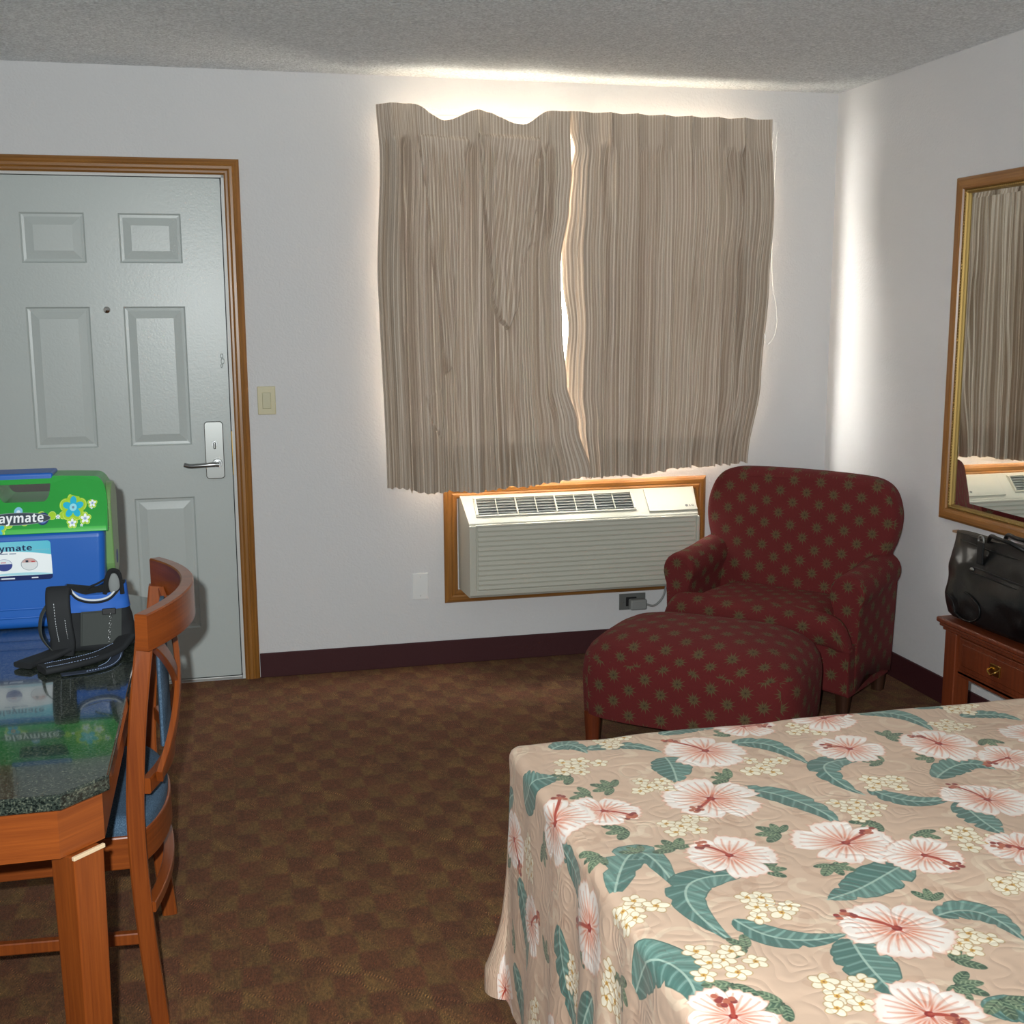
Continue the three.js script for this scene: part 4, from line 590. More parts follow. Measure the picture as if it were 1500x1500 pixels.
    for (const [u, v, r, su, sv] of HIB) {           // hibiscus
      const x = X(u), y = Y(v), R = r * k * 1.08, a0 = rnd() * 6.28;
      for (let q = 0; q < 5; q++) {
        const a = a0 + q * 1.2566 + (rnd() - 0.5) * 0.2, L = R * (0.92 + rnd() * 0.2), W = R * 0.56; g.save(); g.translate(x, y); g.rotate(a);
        const petal = () => { g.beginPath(); g.moveTo(0, 0); g.bezierCurveTo(L * 0.25, -W * 0.35, L * 0.5, -W * 1.0, L * 0.84, -W * 0.72); for (let i = 0; i <= 8; i++) { const b = -0.7 + 1.4 * i / 8; g.lineTo(L * (0.88 + 0.14 * Math.cos(b * 1.5)) * (i % 2 ? 0.92 : 1.0), W * b * 1.12); } g.bezierCurveTo(L * 0.5, W * 1.0, L * 0.25, W * 0.35, 0, 0); g.closePath(); };
        const gr = g.createRadialGradient(0, 0, R * 0.04, 0, 0, L); gr.addColorStop(0, 'rgb(182,62,46)'); gr.addColorStop(0.20, 'rgb(226,138,110)'); gr.addColorStop(0.44, 'rgb(244,212,196)'); gr.addColorStop(0.70, 'rgb(251,242,234)'); gr.addColorStop(0.92, 'rgb(250,236,226)'); gr.addColorStop(1, 'rgb(238,196,174)');
        petal(); g.fillStyle = gr; g.fill(); g.lineWidth = 2; g.strokeStyle = 'rgba(214,150,128,0.40)'; g.stroke();
        for (let i = -4; i <= 4; i++) { g.strokeStyle = i % 2 ? 'rgba(218,126,98,0.42)' : 'rgba(255,250,244,0.55)'; g.lineWidth = 3.2; g.beginPath(); g.moveTo(L * 0.08, 0); g.quadraticCurveTo(L * 0.4, W * 0.13 * i, L * (0.72 + 0.1 * rnd()), W * 0.17 * i); g.stroke(); }
        g.restore();
      }
      g.fillStyle = 'rgb(150,40,38)'; g.beginPath(); g.arc(x, y, R * 0.09, 0, 7); g.fill();
      const sx = x + (X(su) - x) * 0.95, sy = y + (Y(sv) - y) * 0.95; g.strokeStyle = 'rgb(178,70,56)'; g.lineWidth = 6; g.beginPath(); g.moveTo(x, y); g.quadraticCurveTo((x + sx) / 2 + 8, (y + sy) / 2 - 6, sx, sy); g.stroke();
      for (let i = 0; i < 9; i++) { g.fillStyle = i % 2 ? 'rgb(146,62,58)' : 'rgb(190,108,84)'; g.beginPath(); g.arc(sx + (rnd() - 0.5) * 26, sy + (rnd() - 0.5) * 22, 5, 0, 7); g.fill(); }
    }
    g.restore();
  });
  t.offset.set(-U0 / S, -V0 / S);
  const q = dataTex(1024, 1024, [0.42, 0.42], (u, v) => {   // quilted in wandering lines
    const a = noise(u * 7, v * 7, 7, 7, 111), b = noise(u * 14, v * 14, 14, 14, 112), f = Math.abs(Math.sin((a * 1.0 + 0.35 * b) * 12)); return 0.75 * f + 0.25 * noise(u * 40, v * 40, 40, 40, 113);
  }, false);
  return mat({ map: t, roughness: 0.47, bumpMap: q, bumpScale: 0.0010, sheen: 0.2, sheenColor: rgb(255, 240, 230), side: THREE.DoubleSide });
})();
{
  const b = thing('bedspread', 'quilted peach bedspread printed with hibiscus and teal leaves over the bed', 'bedspread');
  const { x0, x1, z0, z1, top } = BED, I = 0.030, R = 0.020;   // I: inset of the flat top
  const ix0 = x0 + I, iz0 = z0 + I, iz1 = z1 - I, hump = (x, z) => top - 0.004 + 0.008 * (noise(x * 4 + 40, z * 4 + 40, 512, 512, 121) - 0.5) + 0.005 * (noise(x * 11 + 40, z * 11 + 40, 512, 512, 122) - 0.5);
  const topG = grid(130, 100, (s, t) => { const x = lerp(ix0, x1, s), z = lerp(iz0, iz1, t); return [x, hump(x, z), z]; }, (s, t) => [lerp(ix0, x1, s), lerp(iz0, iz1, t)]);
  // path round three sides: [x, z, nx, nz, along]
  const path = []; let al = 0; const push = (x, z, nx, nz) => { if (path.length) { const q = path[path.length - 1]; al += Math.hypot(x + nx * 0.06 - q[0] - q[2] * 0.06, z + nz * 0.06 - q[1] - q[3] * 0.06); } path.push([x, z, nx, nz, al]); };
  for (let i = 0; i <= 120; i++) push(lerp(x1, ix0, i / 120), iz0, 0, -1);
  for (let i = 1; i < 24; i++) { const a = i / 24 * Math.PI / 2; push(ix0, iz0, -Math.sin(a), -Math.cos(a)); }
  for (let i = 0; i <= 160; i++) push(ix0, lerp(iz0, iz1, i / 160), -1, 0);
  for (let i = 1; i < 24; i++) { const a = i / 24 * Math.PI / 2; push(ix0, iz1, -Math.cos(a), Math.sin(a)); }
  for (let i = 0; i <= 60; i++) push(lerp(ix0, x1, i / 60), iz1, 0, 1);
  const drop = 0.565, nq = 64, Q = I + drop, side = grid(path.length - 1, nq, (s, t, i, j) => {
    const [x, z, nx, nz, l] = path[i], q = Q * j / nq, corner = Math.abs(nx * nz) * 2; let out, y;
    const flatL = I - R, arc = R * Math.PI / 2;
    const h0 = hump(x, z);
    if (q < flatL) { out = q; y = h0; } else if (q < flatL + arc) { const a = (q - flatL) / R; out = flatL + R * Math.sin(a); y = h0 - R * (1 - Math.cos(a)); } else { out = I; y = h0 - R - (q - flatL - arc); }
    const d = clamp((h0 - y - R) / 0.5), amp = 0.003 + 0.014 * Math.pow(d, 1.1);
    out += d > 0 ? amp * (gatherWave(l * 46 + 1.5 * Math.sin(l * 9), 0) * 0.55 + 0.55 * Math.sin(l * 21 + 2 * d)) * (0.6 + 0.4 * Math.sin(l * 5.1)) + 0.012 * Math.pow(d, 1.6) + corner * 0.050 * Math.pow(d, 4) : 0;
    out += 0.006 * (noise(l * 14 + 20, q * 12, 512, 512, 123) - 0.5) * sstep(0, 0.1, d);
    return [x + nx * out, Math.max(0.012, y), z + nz * out];
  }, (s, t, i, j) => { const [x, z, nx, nz] = path[i], q = Q * j / nq; return [x + nx * q, z + nz * q]; }, true);
  part('spread_cloth', mergeVertices(merge([topG, side]), 1e-4), M.spread, b);
}
// ---------------------------------------------------------------- table
const TAB = { x0: -3.92, x1: -2.888, z0: 1.560, z1: 3.000, y: 0.75 };
{
  const t = thing('dining_table', 'cherry wood table with speckled green granite-look top and clipped corners', 'table');
  const { x0, x1, z0, z1, y } = TAB, c = 0.070, oct = (o) => { const s = new THREE.Shape(), cc = c - o * 0.41; s.moveTo(x0 + o + cc, -(z1 - o)); s.lineTo(x1 - o - cc, -(z1 - o)); s.lineTo(x1 - o, -(z1 - o - cc)); s.lineTo(x1 - o, -(z0 + o + cc)); s.lineTo(x1 - o - cc, -(z0 + o)); s.lineTo(x0 + o + cc, -(z0 + o)); s.lineTo(x0 + o, -(z0 + o + cc)); s.lineTo(x0 + o, -(z1 - o - cc)); s.lineTo(x0 + o + cc, -(z1 - o)); return s; };
  const up = (g, yy) => { g.rotateX(-Math.PI / 2); g.translate(0, yy, 0); return g; };
  part('table_top', boxUV(up(extrude(oct(0), 0.020, 0.004, 3), y - 0.028 + 0.004)), M.granite, t).position.y = 0;
  const ap = oct(0.014); ap.holes.push((() => { const s = oct(0.036), p = new THREE.Path(); p.setFromPoints(s.getPoints().reverse()); return p; })());
  part('apron', boxUV(up(extrude(ap, 0.088), y - 0.028 - 0.088), 0.1, 0, true), M.cherry, t);
  const k = c / 2;
  for (const [x, z, a] of [[x1 - k - 0.022, z1 - k - 0.022, 1], [x1 - k - 0.022, z0 + k + 0.022, 1], [x0 + k + 0.022, z1 - k - 0.022, 1], [x0 + k + 0.022, z0 + k + 0.022, 1]]) {
    const leg = part('leg', (() => { const g = bx(-0.031, 0.031, 0, 0.632, -0.031, 0.031, 0.004); const p = g.attributes.position; for (let i = 0; i < p.count; i++) { const q = lerp(0.80, 1, p.getY(i) / 0.632); p.setX(i, p.getX(i) * q); p.setZ(i, p.getZ(i) * q); } const h = boxUV(g, rnd(), 0); h.rotateY(Math.PI / 4); h.translate(x, 0, z); return h; })(), M.cherry, t);
    if (z > 2 && x > -3) part('bare_edge', (() => { const g = bx(-0.032, 0.032, 0.627, 0.634, 0.026, 0.0322, 0.001); g.rotateY(Math.PI / 4); g.translate(x, 0, z); return g; })(), M.rawwood, leg).userData.label = 'strip of bare pale wood';
  }
}
// ---------------------------------------------------------------- wooden chair
{
  const c = thing('dining_chair', 'cherry wood side chair with curved top rail and blue seat pushed under the table', 'chair', [-2.866, 0, 2.225], 0);
  // local x = 0 at the posts, seat towards -x; z across
  const hz = 0.246;
  for (const k of [-1, 1]) part('rear_leg', bar([[0.004, 0, k * (hz + 0.002)], [-0.012, 0.18, k * hz], [-0.022, 0.36, k * hz], [-0.022, 0.50, k * hz], [-0.008, 0.68, k * hz], [0.016, 0.862, k * (hz - 0.002)]], 0.036, 0.028, [1, 0, 0]), M.cherry, c);
  for (const k of [-1, 1]) part('front_leg', bar([[-0.42, 0, k * 0.215], [-0.42, 0.42, k * 0.215]], 0.034, 0.034, [1, 0, 0]), M.cherry, c);
  const bow = (z, d = 0.085) => d * (1 - Math.pow(z / 0.29, 2));
  // top rail
  const secs = []; for (let i = 0; i <= 40; i++) { const z = lerp(-0.288, 0.288, i / 40), x = 0.012 + bow(z), nx = 1, sl = 2 * 0.085 * z / (0.29 * 0.29), n = Math.hypot(1, sl), ax = nx / n, az = sl / n, y1 = 0.922 + 0.004 * (1 - Math.pow(z / 0.288, 2)), y0 = 0.846, w = 0.0145; secs.push([[-w, y0, 0], [-w, y1 - 0.003, 0], [-w + 0.003, y1, 0], [w - 0.003, y1, 0], [w, y1 - 0.003, 0], [w, y0, 0]].map(([o, y]) => [x + ax * o, y, z + az * o])); }
  part('top_rail', boxUV(loft(secs, false), 0.05, 0, true), M.cherry, c);
  // crossed slats and lower rail
  part('back_slat', bar(Array.from({ length: 9 }, (_, i) => { const z = lerp(-0.22, 0.22, i / 8); return [0.000 + bow(z, 0.066), lerp(0.850, 0.55, i / 8), z]; }), 0.014, 0.034, [1, 0, 0]), M.cherry, c);
  part('back_slat', bar(Array.from({ length: 9 }, (_, i) => { const z = lerp(0.22, -0.22, i / 8); return [0.002 + bow(z, 0.058), lerp(0.850, 0.55, i / 8), z]; }), 0.014, 0.034, [1, 0, 0]), M.cherry, c);
  part('lower_rail', bar(Array.from({ length: 9 }, (_, i) => { const z = lerp(-0.24, 0.24, i / 8); return [-0.018 + bow(z, 0.060), 0.540, z]; }), 0.020, 0.034, [1, 0, 0]), M.cherry, c);
  part('bow_stretcher', bar(Array.from({ length: 11 }, (_, i) => { const z = lerp(-0.244, 0.244, i / 10); return [-0.016 + bow(z, 0.040), 0.27, z]; }), 0.024, 0.024, [1, 0, 0]), M.cherry, c);
  // seat: squared front, rounded rear
  const plan = (o) => { const s = new THREE.Shape(); s.moveTo(-0.445 + o, -0.235 + o); s.lineTo(-0.03, -0.240 + o); s.bezierCurveTo(0.005, -0.20 + o * 0.6, 0.036 - o, -0.11, 0.036 - o, 0); s.bezierCurveTo(0.036 - o, 0.11, 0.005, 0.20 - o * 0.6, -0.03, 0.240 - o); s.lineTo(-0.445 + o, 0.235 - o); s.lineTo(-0.445 + o, -0.235 + o); return s; };
  const flat = (g, y) => { g.rotateX(-Math.PI / 2); g.translate(0, y, 0); return g; };
  part('seat_frame', boxUV(flat(extrude(plan(0), 0.066, 0.004, 2, 16), 0.362), 0, 0, true), M.cherry, c);
  part('seat_pad', boxUV(flat(new THREE.ExtrudeGeometry(plan(0.006), { depth: 0.016, bevelEnabled: true, bevelSize: 0.026, bevelThickness: 0.022, bevelSegments: 6, bevelOffset: -0.026, curveSegments: 16 }), 0.431)), M.denim, c);
  part('back_pad', (() => { const ring = []; for (let i = 0; i <= 24; i++) { const z = lerp(-0.105, 0.105, i / 24), x = -0.016 + bow(z, 0.056), top = 0.898 - 0.03 * Math.pow(z / 0.105, 2), w = 0.010 * Math.pow(1 - Math.pow(Math.abs(z) / 0.106, 6), 0.5) + 0.001; ring.push([[x - w, 0.575, z], [x - w, top - 0.12, z], [x - w * 0.4, top - 0.012, z], [x + w * 0.4, top - 0.012, z], [x + w * 0.5, top - 0.12, z], [x + w * 0.5, 0.575, z]]); } return boxUV(loft(ring, false)); })(), M.denim, c);
  for (const k of [-1, 1]) part('side_stretcher', bar([[-0.42, 0.205, k * 0.215], [-0.012, 0.205, k * hz]], 0.018, 0.026, [0, 0, 1]), M.cherry, c);
}
// ---------------------------------------------------------------- cooler
{
  const c = thing('cooler', 'blue and green lunch cooler with flower print standing on the table', 'cooler', [-3.155, TAB.y + 0.0005, 1.778], 0.0);
  const blue = mat({ color: rgb(28, 92, 176), roughness: 0.38 }), navy = mat({ color: rgb(30, 52, 120), roughness: 0.45 }), green = mat({ color: rgb(44, 152, 62), roughness: 0.3 }), olive = mat({ color: rgb(112, 150, 92), roughness: 0.32 });
  const hw = 0.185, hd = 0.128;
  const body = bx(-hw, hw, 0, 0.243, -hd, hd, 0.018, 4), bp = body.attributes.position; for (let i = 0; i < bp.count; i++) { const q = lerp(0.93, 1, bp.getY(i) / 0.243); bp.setX(i, bp.getX(i) * q); bp.setZ(i, bp.getZ(i) * q); } body.computeVertexNormals();
  part('body', body, blue, c);
  part('body_groove', (() => { const list = []; for (const y of [0.030, 0.052]) { const q = lerp(0.93, 1, y / 0.243); list.push(bx(-hw * q - 0.001, hw * q + 0.001, y - 0.003, y + 0.003, -hd * q - 0.0018, hd * q + 0.0018, 0.0028, 3)); } return merge(list); })(), blue, c);
  // lid: tent shape with a hand opening through it
  const outline = () => { const s = new THREE.Shape(), w = hw + 0.008; s.moveTo(-w, 0.240); s.lineTo(w, 0.240); s.lineTo(w, 0.300); s.quadraticCurveTo(w - 0.004, 0.362, w - 0.03, 0.366); s.quadraticCurveTo(0, 0.376, -w + 0.03, 0.366); s.quadraticCurveTo(-w + 0.004, 0.362, -w, 0.300); s.lineTo(-w, 0.240); const h = new THREE.Path(); h.moveTo(-0.045, 0.312); h.quadraticCurveTo(-0.062, 0.318, -0.062, 0.352); h.lineTo(0.058, 0.352); h.quadraticCurveTo(0.058, 0.318, 0.045, 0.312); h.lineTo(-0.045, 0.312); s.holes.push(h); return s; };
  const zF = (y) => lerp(hd + 0.004, 0.050, sstep(0.245, 0.372, y) * 0.55 + clamp((y - 0.245) / 0.127) * 0.45);
  const lg = new THREE.ExtrudeGeometry(outline(), { depth: 1, steps: 1, bevelEnabled: false, curveSegments: 14 }); const lp = lg.attributes.position; for (let i = 0; i < lp.count; i++) lp.setZ(i, (lp.getZ(i) * 2 - 1) * zF(lp.getY(i))); lg.computeVertexNormals();
  part('lid', lg, green, c);
  part('handle_bar', (() => { const g = bx(-0.085, 0.064, 0.352, 0.378, -0.048, 0.053, 0.006, 3); return g; })(), blue, c);
  // printed lid front
  const LT = canvasTex(1024, 352, null, (g, W, Hh) => {
    const X = (x) => (x + 0.193) / 0.386 * W, Y = (y) => (0.372 - y) / 0.132 * Hh, kx = W / 0.386;
    g.fillStyle = 'rgb(44,152,62)'; g.fillRect(0, 0, W, Hh);
    g.fillStyle = 'rgb(66,180,72)'; g.fillRect(0, Y(0.252), W, Hh);
    const flower = (x, y, r, pc, cc, halo) => { if (halo) { g.fillStyle = 'rgb(164,206,52)'; for (let q = 0; q < 5; q++) { const a = q * 1.2566 - 1.57; g.beginPath(); g.arc(x + Math.cos(a) * r * 0.72, y + Math.sin(a) * r * 0.72, r * 0.60, 0, 7); g.fill(); } g.strokeStyle = 'rgb(206,230,120)'; g.lineWidth = 3; for (let q = 0; q < 5; q++) { const a = q * 1.2566 - 1.57; g.beginPath(); g.arc(x + Math.cos(a) * r * 0.72, y + Math.sin(a) * r * 0.72, r * 0.52, a - 1.2, a + 1.2); g.stroke(); } } g.fillStyle = pc; for (let q = 0; q < 5; q++) { const a = q * 1.2566 - 1.57; g.beginPath(); g.ellipse(x + Math.cos(a) * r * 0.58, y + Math.sin(a) * r * 0.58, r * 0.42, r * 0.30, a, 0, 7); g.fill(); } g.fillStyle = cc; g.beginPath(); g.arc(x, y, r * 0.34, 0, 7); g.fill(); g.fillStyle = 'rgb(120,150,170)'; g.beginPath(); g.arc(x, y, r * 0.12, 0, 7); g.fill(); };
    const P = (px, py) => [X((px - 39) * 0.00166), Y(0.245 + (775 - py) * 0.00152)];        // along the sloping face
    g.fillStyle = 'rgb(164,206,52)'; for (const [a, b, r] of [[63, 753, 30], [78, 752, 24], [18, 762, 26], [40, 760, 22], [93, 752, 22], [-30, 752, 30]]) { const q = P(a, b); g.beginPath(); g.arc(q[0], q[1], r, 0, 7); g.fill(); g.strokeStyle = 'rgb(206,230,120)'; g.lineWidth = 3; g.stroke(); }
    flower(...P(107, 741), 66, 'rgb(40,180,214)', 'rgb(150,222,236)', true); flower(...P(3, 769), 44, 'rgb(40,180,214)', 'rgb(230,170,90)', true); flower(...P(-55, 745), 60, 'rgb(40,180,214)', 'rgb(150,222,236)', true);
    for (const [a, b, r] of [[134, 736, 24], [124, 758, 30], [106, 764, 27], [86, 754, 15], [133, 743, 8], [119, 768, 10]]) flower(...P(a, b), r, 'rgb(238,244,246)', 'rgb(170,190,226)', r > 20);
    let q = P(65, 756); g.fillStyle = 'rgb(40,58,110)'; g.beginPath(); g.arc(q[0], q[1], 38, 0, 7); g.fill(); g.fillStyle = 'rgb(92,126,190)'; g.beginPath(); g.arc(q[0], q[1], 28, 0, 7); g.fill();
    q = P(31, 744); g.fillStyle = 'rgb(132,196,226)'; g.beginPath(); g.arc(q[0], q[1], 26, 0, 7); g.fill(); g.fillStyle = 'rgb(214,238,246)'; g.beginPath(); g.arc(q[0], q[1] + 4, 12, 0, 7); g.fill();
    q = P(29, 755); g.fillStyle = 'rgb(62,72,82)'; g.beginPath(); g.ellipse(q[0], q[1], 205, 36, 0, 0, 7); g.fill(); g.strokeStyle = 'rgb(150,160,168)'; g.lineWidth = 3; g.stroke();
    g.fillStyle = 'rgb(240,244,246)'; g.font = 'bold 76px sans-serif'; g.textAlign = 'center'; g.textBaseline = 'middle'; g.fillText('playmate', q[0] - 6, q[1] - 5);
  });
  LT.wrapS = LT.wrapT = THREE.ClampToEdgeWrapping;
  const pg = new THREE.ShapeGeometry(outline(), 14), pp = pg.attributes.position, pu = pg.attributes.uv;
  // subdivide by rows so that the print follows the slope
  const rows = []; { const s = outline(); const strip = (y0, y1, a, b) => grid(1, 6, (u, t) => { const y = lerp(y0, y1, t), x = lerp(a, b, u); return [x, y, zF(y) + 0.0006]; }, (u, t) => { const y = lerp(y0, y1, t), x = lerp(a, b, u); return [(x + 0.193) / 0.386, 1 - (0.372 - y) / 0.132]; }, true); rows.push(strip(0.2415, 0.309, -0.190, 0.190), strip(0.309, 0.345, 0.064, 0.184), strip(0.309, 0.345, -0.184, -0.068)); }
  part('lid_print', merge(rows), mat({ map: LT, roughness: 0.3, side: THREE.DoubleSide }), c);
  // arm plates on both ends, with pivot buttons
  for (const k of [-1, 1]) {
    const s = new THREE.Shape(); s.moveTo(-0.085, 0.30); s.lineTo(-0.072, 0.145); s.quadraticCurveTo(-0.06, 0.105, 0, 0.105); s.quadraticCurveTo(0.06, 0.105, 0.072, 0.145); s.lineTo(0.085, 0.30); s.quadraticCurveTo(0.06, 0.345, 0, 0.345); s.quadraticCurveTo(-0.06, 0.345, -0.085, 0.30);
    const g = extrude(s, 0.012, 0.005, 3, 10); g.rotateY(k * Math.PI / 2); g.translate(k * (hw - 0.002), 0, 0); const a = part('side_arm', g, olive, c);
    part('pivot_button', (() => { const b = new THREE.CylinderGeometry(0.016, 0.018, 0.008, 24); b.rotateZ(Math.PI / 2); b.translate(k * (hw + 0.012), 0.150, 0); return b; })(), navy, a);
  }
  // label
  const LB = canvasTex(640, 352, null, (g, W, Hh) => {
    g.fillStyle = 'rgb(240,246,248)'; g.fillRect(0, 0, W, Hh);
    const gr = g.createLinearGradient(0, 0, W, 0); gr.addColorStop(0, 'rgb(150,214,226)'); gr.addColorStop(1, 'rgb(92,190,212)'); g.fillStyle = gr; g.beginPath(); g.moveTo(0, 0); g.lineTo(W, 0); g.lineTo(W, 128); g.quadraticCurveTo(W * 0.6, 60, 0, 96); g.fill();
    g.fillStyle = 'rgb(170,220,232)'; g.beginPath(); g.moveTo(W, 300); g.quadraticCurveTo(W * 0.7, 262, W * 0.3, 300); g.lineTo(W, 310); g.fill();
    g.fillStyle = 'rgb(30,46,84)'; g.font = 'bold 72px sans-serif'; g.textBaseline = 'alphabetic'; g.textAlign = 'right'; g.fillText('playmate', 520, 84); g.textAlign = 'left';
    g.fillStyle = 'rgb(70,90,130)'; g.fillRect(256, 104, 40, 7); g.fillRect(306, 104, 50, 7); g.fillRect(366, 104, 44, 7);
    for (let i = 0; i < 8; i++) { g.fillStyle = 'rgb(120,190,206)'; g.fillRect(530 + i * 13, 74, 9, 12); }
    g.fillStyle = 'rgb(60,72,140)'; g.beginPath(); g.arc(326, 208, 54, 0, 7); g.fill(); g.fillStyle = 'rgb(226,232,240)'; g.beginPath(); g.arc(326, 208, 52, Math.PI * 1.06, Math.PI * 1.94); g.fill(); g.fillStyle = 'rgb(200,90,90)'; g.fillRect(306, 182, 34, 7);
    g.strokeStyle = 'rgb(150,160,170)'; g.lineWidth = 4; g.fillStyle = 'rgb(222,226,228)'; g.beginPath(); g.arc(492, 208, 54, 0, 7); g.fill(); g.stroke(); g.fillStyle = 'rgb(206,170,166)'; g.beginPath(); g.arc(492, 208, 52, Math.PI * 1.1, Math.PI * 1.9); g.fill(); g.fillStyle = 'rgb(50,54,70)'; g.fillRect(468, 172, 18, 18); g.fillStyle = 'rgb(190,80,80)'; g.fillRect(506, 180, 22, 10);
    g.fillStyle = 'rgb(26,40,92)'; g.fillRect(0, 308, W, 44); g.fillStyle = 'rgb(220,226,238)'; for (const [x, w] of [[30, 54], [110, 40], [196, 34], [262, 30], [300, 90], [500, 44]]) g.fillRect(x, 326, w, 12);
  });
  LB.wrapS = LB.wrapT = THREE.ClampToEdgeWrapping;
  const zB = (y) => hd * lerp(0.93, 1, y / 0.243) + 0.0008;
  part('label', (() => { const g = extrude(roundRect(-0.165, 0.058, 0.125, 0.222, 0.008), 0.0006, 0, 1, 6); const p = g.attributes.position, uv = g.attributes.uv; for (let i = 0; i < p.count; i++) { uv.setXY(i, (p.getX(i) + 0.165) / 0.223, (p.getY(i) - 0.125) / 0.097); p.setZ(i, p.getZ(i) + zB(p.getY(i))); } g.computeVertexNormals(); return g; })(), mat({ map: LB, roughness: 0.3 }), c).userData.label = 'white and teal product label';
}
// ---------------------------------------------------------------- small backpack
{
  const b = thing('backpack', 'small black and blue backpack slumped against the cooler on the table', 'backpack', [-2.990, TAB.y + 0.0005, 2.085], 0.10);
  const blk = mat({ color: rgb(24, 27, 30), roughness: 0.8, bumpMap: dataTex(128, 128, [0.01, 0.01], (u, v) => 0.5 + 0.25 * Math.sin(u * 6.2832 * 6) + 0.25 * Math.sin(v * 6.2832 * 6), false), bumpScale: 0.0004 }), blu = mat({ color: rgb(32, 92, 178), roughness: 0.7 }), mesh = mat({ color: rgb(58, 62, 60), roughness: 0.9 }), wht = mat({ color: rgb(200, 206, 212), roughness: 0.6 }), gry = mat({ color: rgb(120, 124, 124), roughness: 0.8 });
  // body: lumpy sack, wide at the bottom
  const prof = (t) => [lerp(0.098, 0.066, Math.pow(t, 1.1)) * (t < 0.06 ? 0.9 + t * 1.7 : 1), lerp(0.060, 0.036, t) * (t < 0.06 ? 0.85 + t * 2.5 : 1)];
  const sack = (t0, t1, n, grow = 0) => { const secs = []; for (let j = 0; j <= n; j++) { const t = lerp(t0, t1, j / n), [a, d] = prof(t), y = 0.0015 + t * 0.150, ring = []; for (let i = 0; i < 64; i++) { const th = i / 64 * 6.2832, cx = Math.cos(th), cz = Math.sin(th), e = 2 / 3, x = Math.sign(cx) * Math.pow(Math.abs(cx), e) * (a + grow), z = Math.sign(cz) * Math.pow(Math.abs(cz), e) * (d + grow), w = 0.010 * (noise(x * 40 + 40, y * 40 + z * 20 + 40, 512, 512, 131) - 0.5) * (grow ? 1 : 1); ring.push([x + 0.010 * t + w * cx, y - (t > 0.8 ? 0.024 * (t - 0.8) / 0.2 * (1 - Math.pow(x / 0.07, 2)) : 0), z + w * cz]); } secs.push(ring.reverse()); } return boxUV(loft(secs)); };
  part('main_compartment', sack(0, 1, 26), blk, b);
  part('blue_yoke', sack(0.60, 0.985, 14, 0.0016), blu, b);
  const front = (x, t, g = 0.004) => { const [a, d] = prof(t), e = Math.pow(1 - Math.pow(Math.min(0.999, Math.abs(x) / a), 3), 1 / 3); return [x + 0.010 * t, 0.0015 + t * 0.150, e * d + g]; };
  const patch = (x0, x1, t0, t1, g) => { const f = grid(12, 10, (u, v) => front(lerp(x0, x1, u), lerp(t0, t1, v), g), null, true); return f; };
  part('mesh_pocket', merge([patch(-0.03, 0.058, 0.10, 0.60, 0.0060), tube([front(-0.03, 0.10, 0.006), front(-0.03, 0.35, 0.007), front(-0.03, 0.60, 0.006)], 0.002, 12, 6), tube([front(-0.03, 0.60, 0.006), front(0.01, 0.60, 0.007), front(0.058, 0.60, 0.006)], 0.002, 12, 6)]), mesh, b);
  part('zip_piping', merge([tube([[-0.048, 0.150, 0.036], [-0.030, 0.128, 0.043], [0.0, 0.118, 0.046], [0.036, 0.122, 0.044], [0.062, 0.146, 0.034]], 0.0026, 40, 6)]), wht, b);
  part('zip_edge', merge([tube([[-0.050, 0.146, 0.038], [-0.031, 0.123, 0.045], [0.0, 0.113, 0.048], [0.037, 0.117, 0.046], [0.064, 0.141, 0.036]], 0.0028, 40, 6)]), blk, b);
  const loopM = part('carry_loop', tube([[0.030, 0.128, 0.036], [0.036, 0.165, 0.040], [0.046, 0.182, 0.038], [0.060, 0.178, 0.036], [0.066, 0.150, 0.034], [0.068, 0.125, 0.034]], 0.0055, 40, 8), blk, b);
  part('lining', (() => { const g = new THREE.SphereGeometry(1, 16, 12); g.scale(0.013, 0.026, 0.006); g.translate(0.051, 0.150, 0.037); return g; })(), gry, loopM);
  part('drawcord', tube([[0.034, 0.165, 0.040], [0.015, 0.156, 0.046], [-0.002, 0.150, 0.047], [-0.008, 0.146, 0.047]], 0.0026, 20, 6), blk, b);
  // padded shoulder straps: one looped at the side, one trailing over the table edge
  const ribbon = (pts, w, th, wd) => { const cv = new THREE.CatmullRomCurve3(pts.map((p) => V(...p)), false, 'centripetal'), n = 50, secs = []; for (let i = 0; i <= n; i++) { const p = cv.getPoint(i / n), t = cv.getTangent(i / n), a = V(...(Array.isArray(wd[0]) ? [0, 1, 2].map((k) => lerp(wd[0][k], wd[1][k], i / n)) : wd)); a.addScaledVector(t, -a.dot(t)).normalize(); const nn = t.clone().cross(a), ring = []; for (let q = 0; q < 16; q++) { const h = q / 16 * 6.2832, cx = Math.cos(h), cz = Math.sin(h); ring.push(p.clone().addScaledVector(a, Math.sign(cx) * Math.pow(Math.abs(cx), 0.5) * w / 2).addScaledVector(nn, Math.sign(cz) * Math.pow(Math.abs(cz), 0.5) * th / 2).toArray()); } secs.push(ring.reverse()); } return loft(secs); };
  const stitch = (pts, n) => { const cv = new THREE.CatmullRomCurve3(pts.map((p) => V(...p)), false, 'centripetal'), out = []; for (let i = 0; i < n; i++) { const p = cv.getPoint((i + 0.1) / n), q = cv.getPoint((i + 0.62) / n), d = q.clone().sub(p), g = new THREE.CylinderGeometry(0.0007, 0.0007, d.length(), 5); g.applyQuaternion(new THREE.Quaternion().setFromUnitVectors(V(0, 1, 0), d.clone().normalize())); g.translate(...p.add(q).multiplyScalar(0.5).toArray()); out.push(g); } return merge(out); };
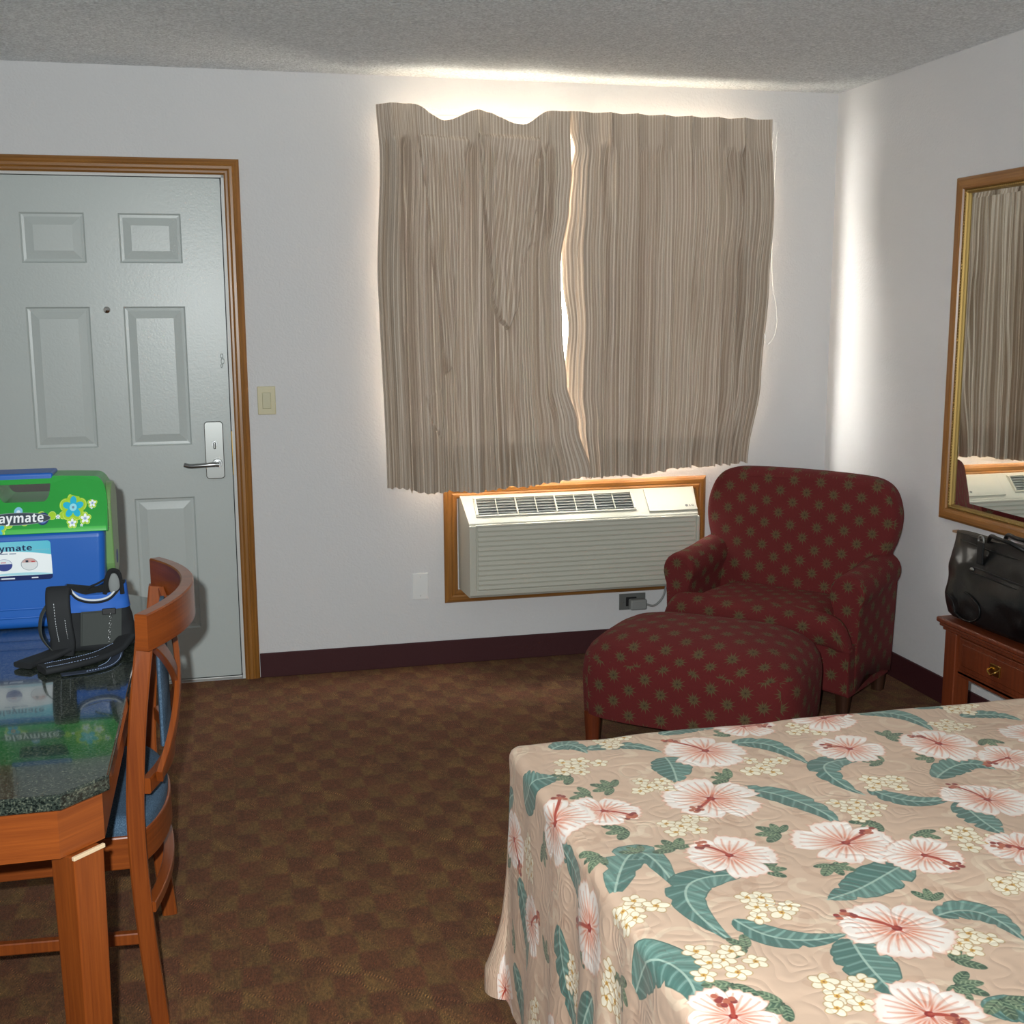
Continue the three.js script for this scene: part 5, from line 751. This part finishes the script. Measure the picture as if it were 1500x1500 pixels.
  const s1 = part('shoulder_strap', ribbon([[-0.066, 0.140, 0.045], [-0.070, 0.155, 0.070], [-0.072, 0.130, 0.092], [-0.070, 0.080, 0.098], [-0.066, 0.035, 0.092], [-0.070, 0.008, 0.086]], 0.052, 0.014, [1, 0, 0.1]), blk, b);
  part('stitching', merge([stitch([[-0.080, 0.130, 0.1015], [-0.078, 0.080, 0.1065], [-0.074, 0.040, 0.1015]], 16), stitch([[-0.060, 0.130, 0.1000], [-0.058, 0.080, 0.1062], [-0.055, 0.045, 0.1015]], 16)]), wht, s1).userData.kind = 'stuff';
  const s0 = part('webbing_loop', ribbon([[-0.092, 0.118, 0.030], [-0.110, 0.090, 0.050], [-0.112, 0.050, 0.070], [-0.092, 0.020, 0.085], [-0.076, 0.009, 0.090]], 0.016, 0.003, [0.4, 0, 1]), mesh, b);
  const s2 = part('shoulder_strap', ribbon([[0.070, 0.030, 0.070], [0.045, 0.014, 0.105], [0.0, 0.0085, 0.142], [-0.06, 0.0085, 0.180], [-0.110, 0.0085, 0.200]], 0.055, 0.015, [[0.6, 0.2, 0.8], [0.3, 0, 1]]), blk, b);
  part('stitching', merge([stitch([[0.040, 0.024, 0.092], [0.0, 0.0168, 0.124], [-0.055, 0.0168, 0.160], [-0.105, 0.0168, 0.182]], 34), stitch([[0.058, 0.020, 0.112], [0.012, 0.0168, 0.156], [-0.055, 0.0168, 0.196], [-0.10, 0.0165, 0.212]], 34)]), mat({ color: rgb(150, 170, 205), roughness: 0.6 }), s2).userData.kind = 'stuff';
  const s3 = part('shoulder_strap', ribbon([[-0.060, 0.020, 0.075], [-0.095, 0.012, 0.100], [-0.130, 0.0085, 0.125], [-0.150, 0.0085, 0.150]], 0.050, 0.014, [0.5, 0, 0.8]), blk, b);
  const wb = part('webbing_tail', ribbon([[0.055, 0.020, 0.090], [0.045, 0.005, 0.150], [0.025, 0.003, 0.200], [-0.01, 0.003, 0.225], [-0.07, 0.003, 0.235]], 0.022, 0.003, [[1, 0, 0.2], [0.1, 0, 1]]), mat({ color: rgb(34, 44, 62), roughness: 0.8 }), b);
  part('stitching', merge([stitch([[0.058, 0.0125, 0.120], [0.050, 0.0062, 0.165], [0.026, 0.0052, 0.212], [-0.02, 0.0052, 0.234]], 26), stitch([[0.036, 0.0085, 0.140], [0.024, 0.0060, 0.180], [0.006, 0.0052, 0.205]], 18)]), mat({ color: rgb(150, 170, 205), roughness: 0.6 }), wb).userData.kind = 'stuff';
  part('chain', merge(Array.from({ length: 9 }, (_, i) => { const g = new THREE.TorusGeometry(0.0028, 0.001, 5, 10); g.rotateY(i % 2 ? 0.2 : 1.2); const q = front(0.034 - 0.004 * i / 9, lerp(0.56, 0.14, i / 8), 0.011); g.translate(...q); return g; })), M.chrome, b);
  part('buckle', (() => { const q = front(0.03, 0.60, 0.008); return bx(q[0] - 0.015, q[0] + 0.015, q[1] - 0.008, q[1] + 0.006, q[2] - 0.002, q[2] + 0.005, 0.002); })(), M.black, b);
}
renderer.render(scene, camera);
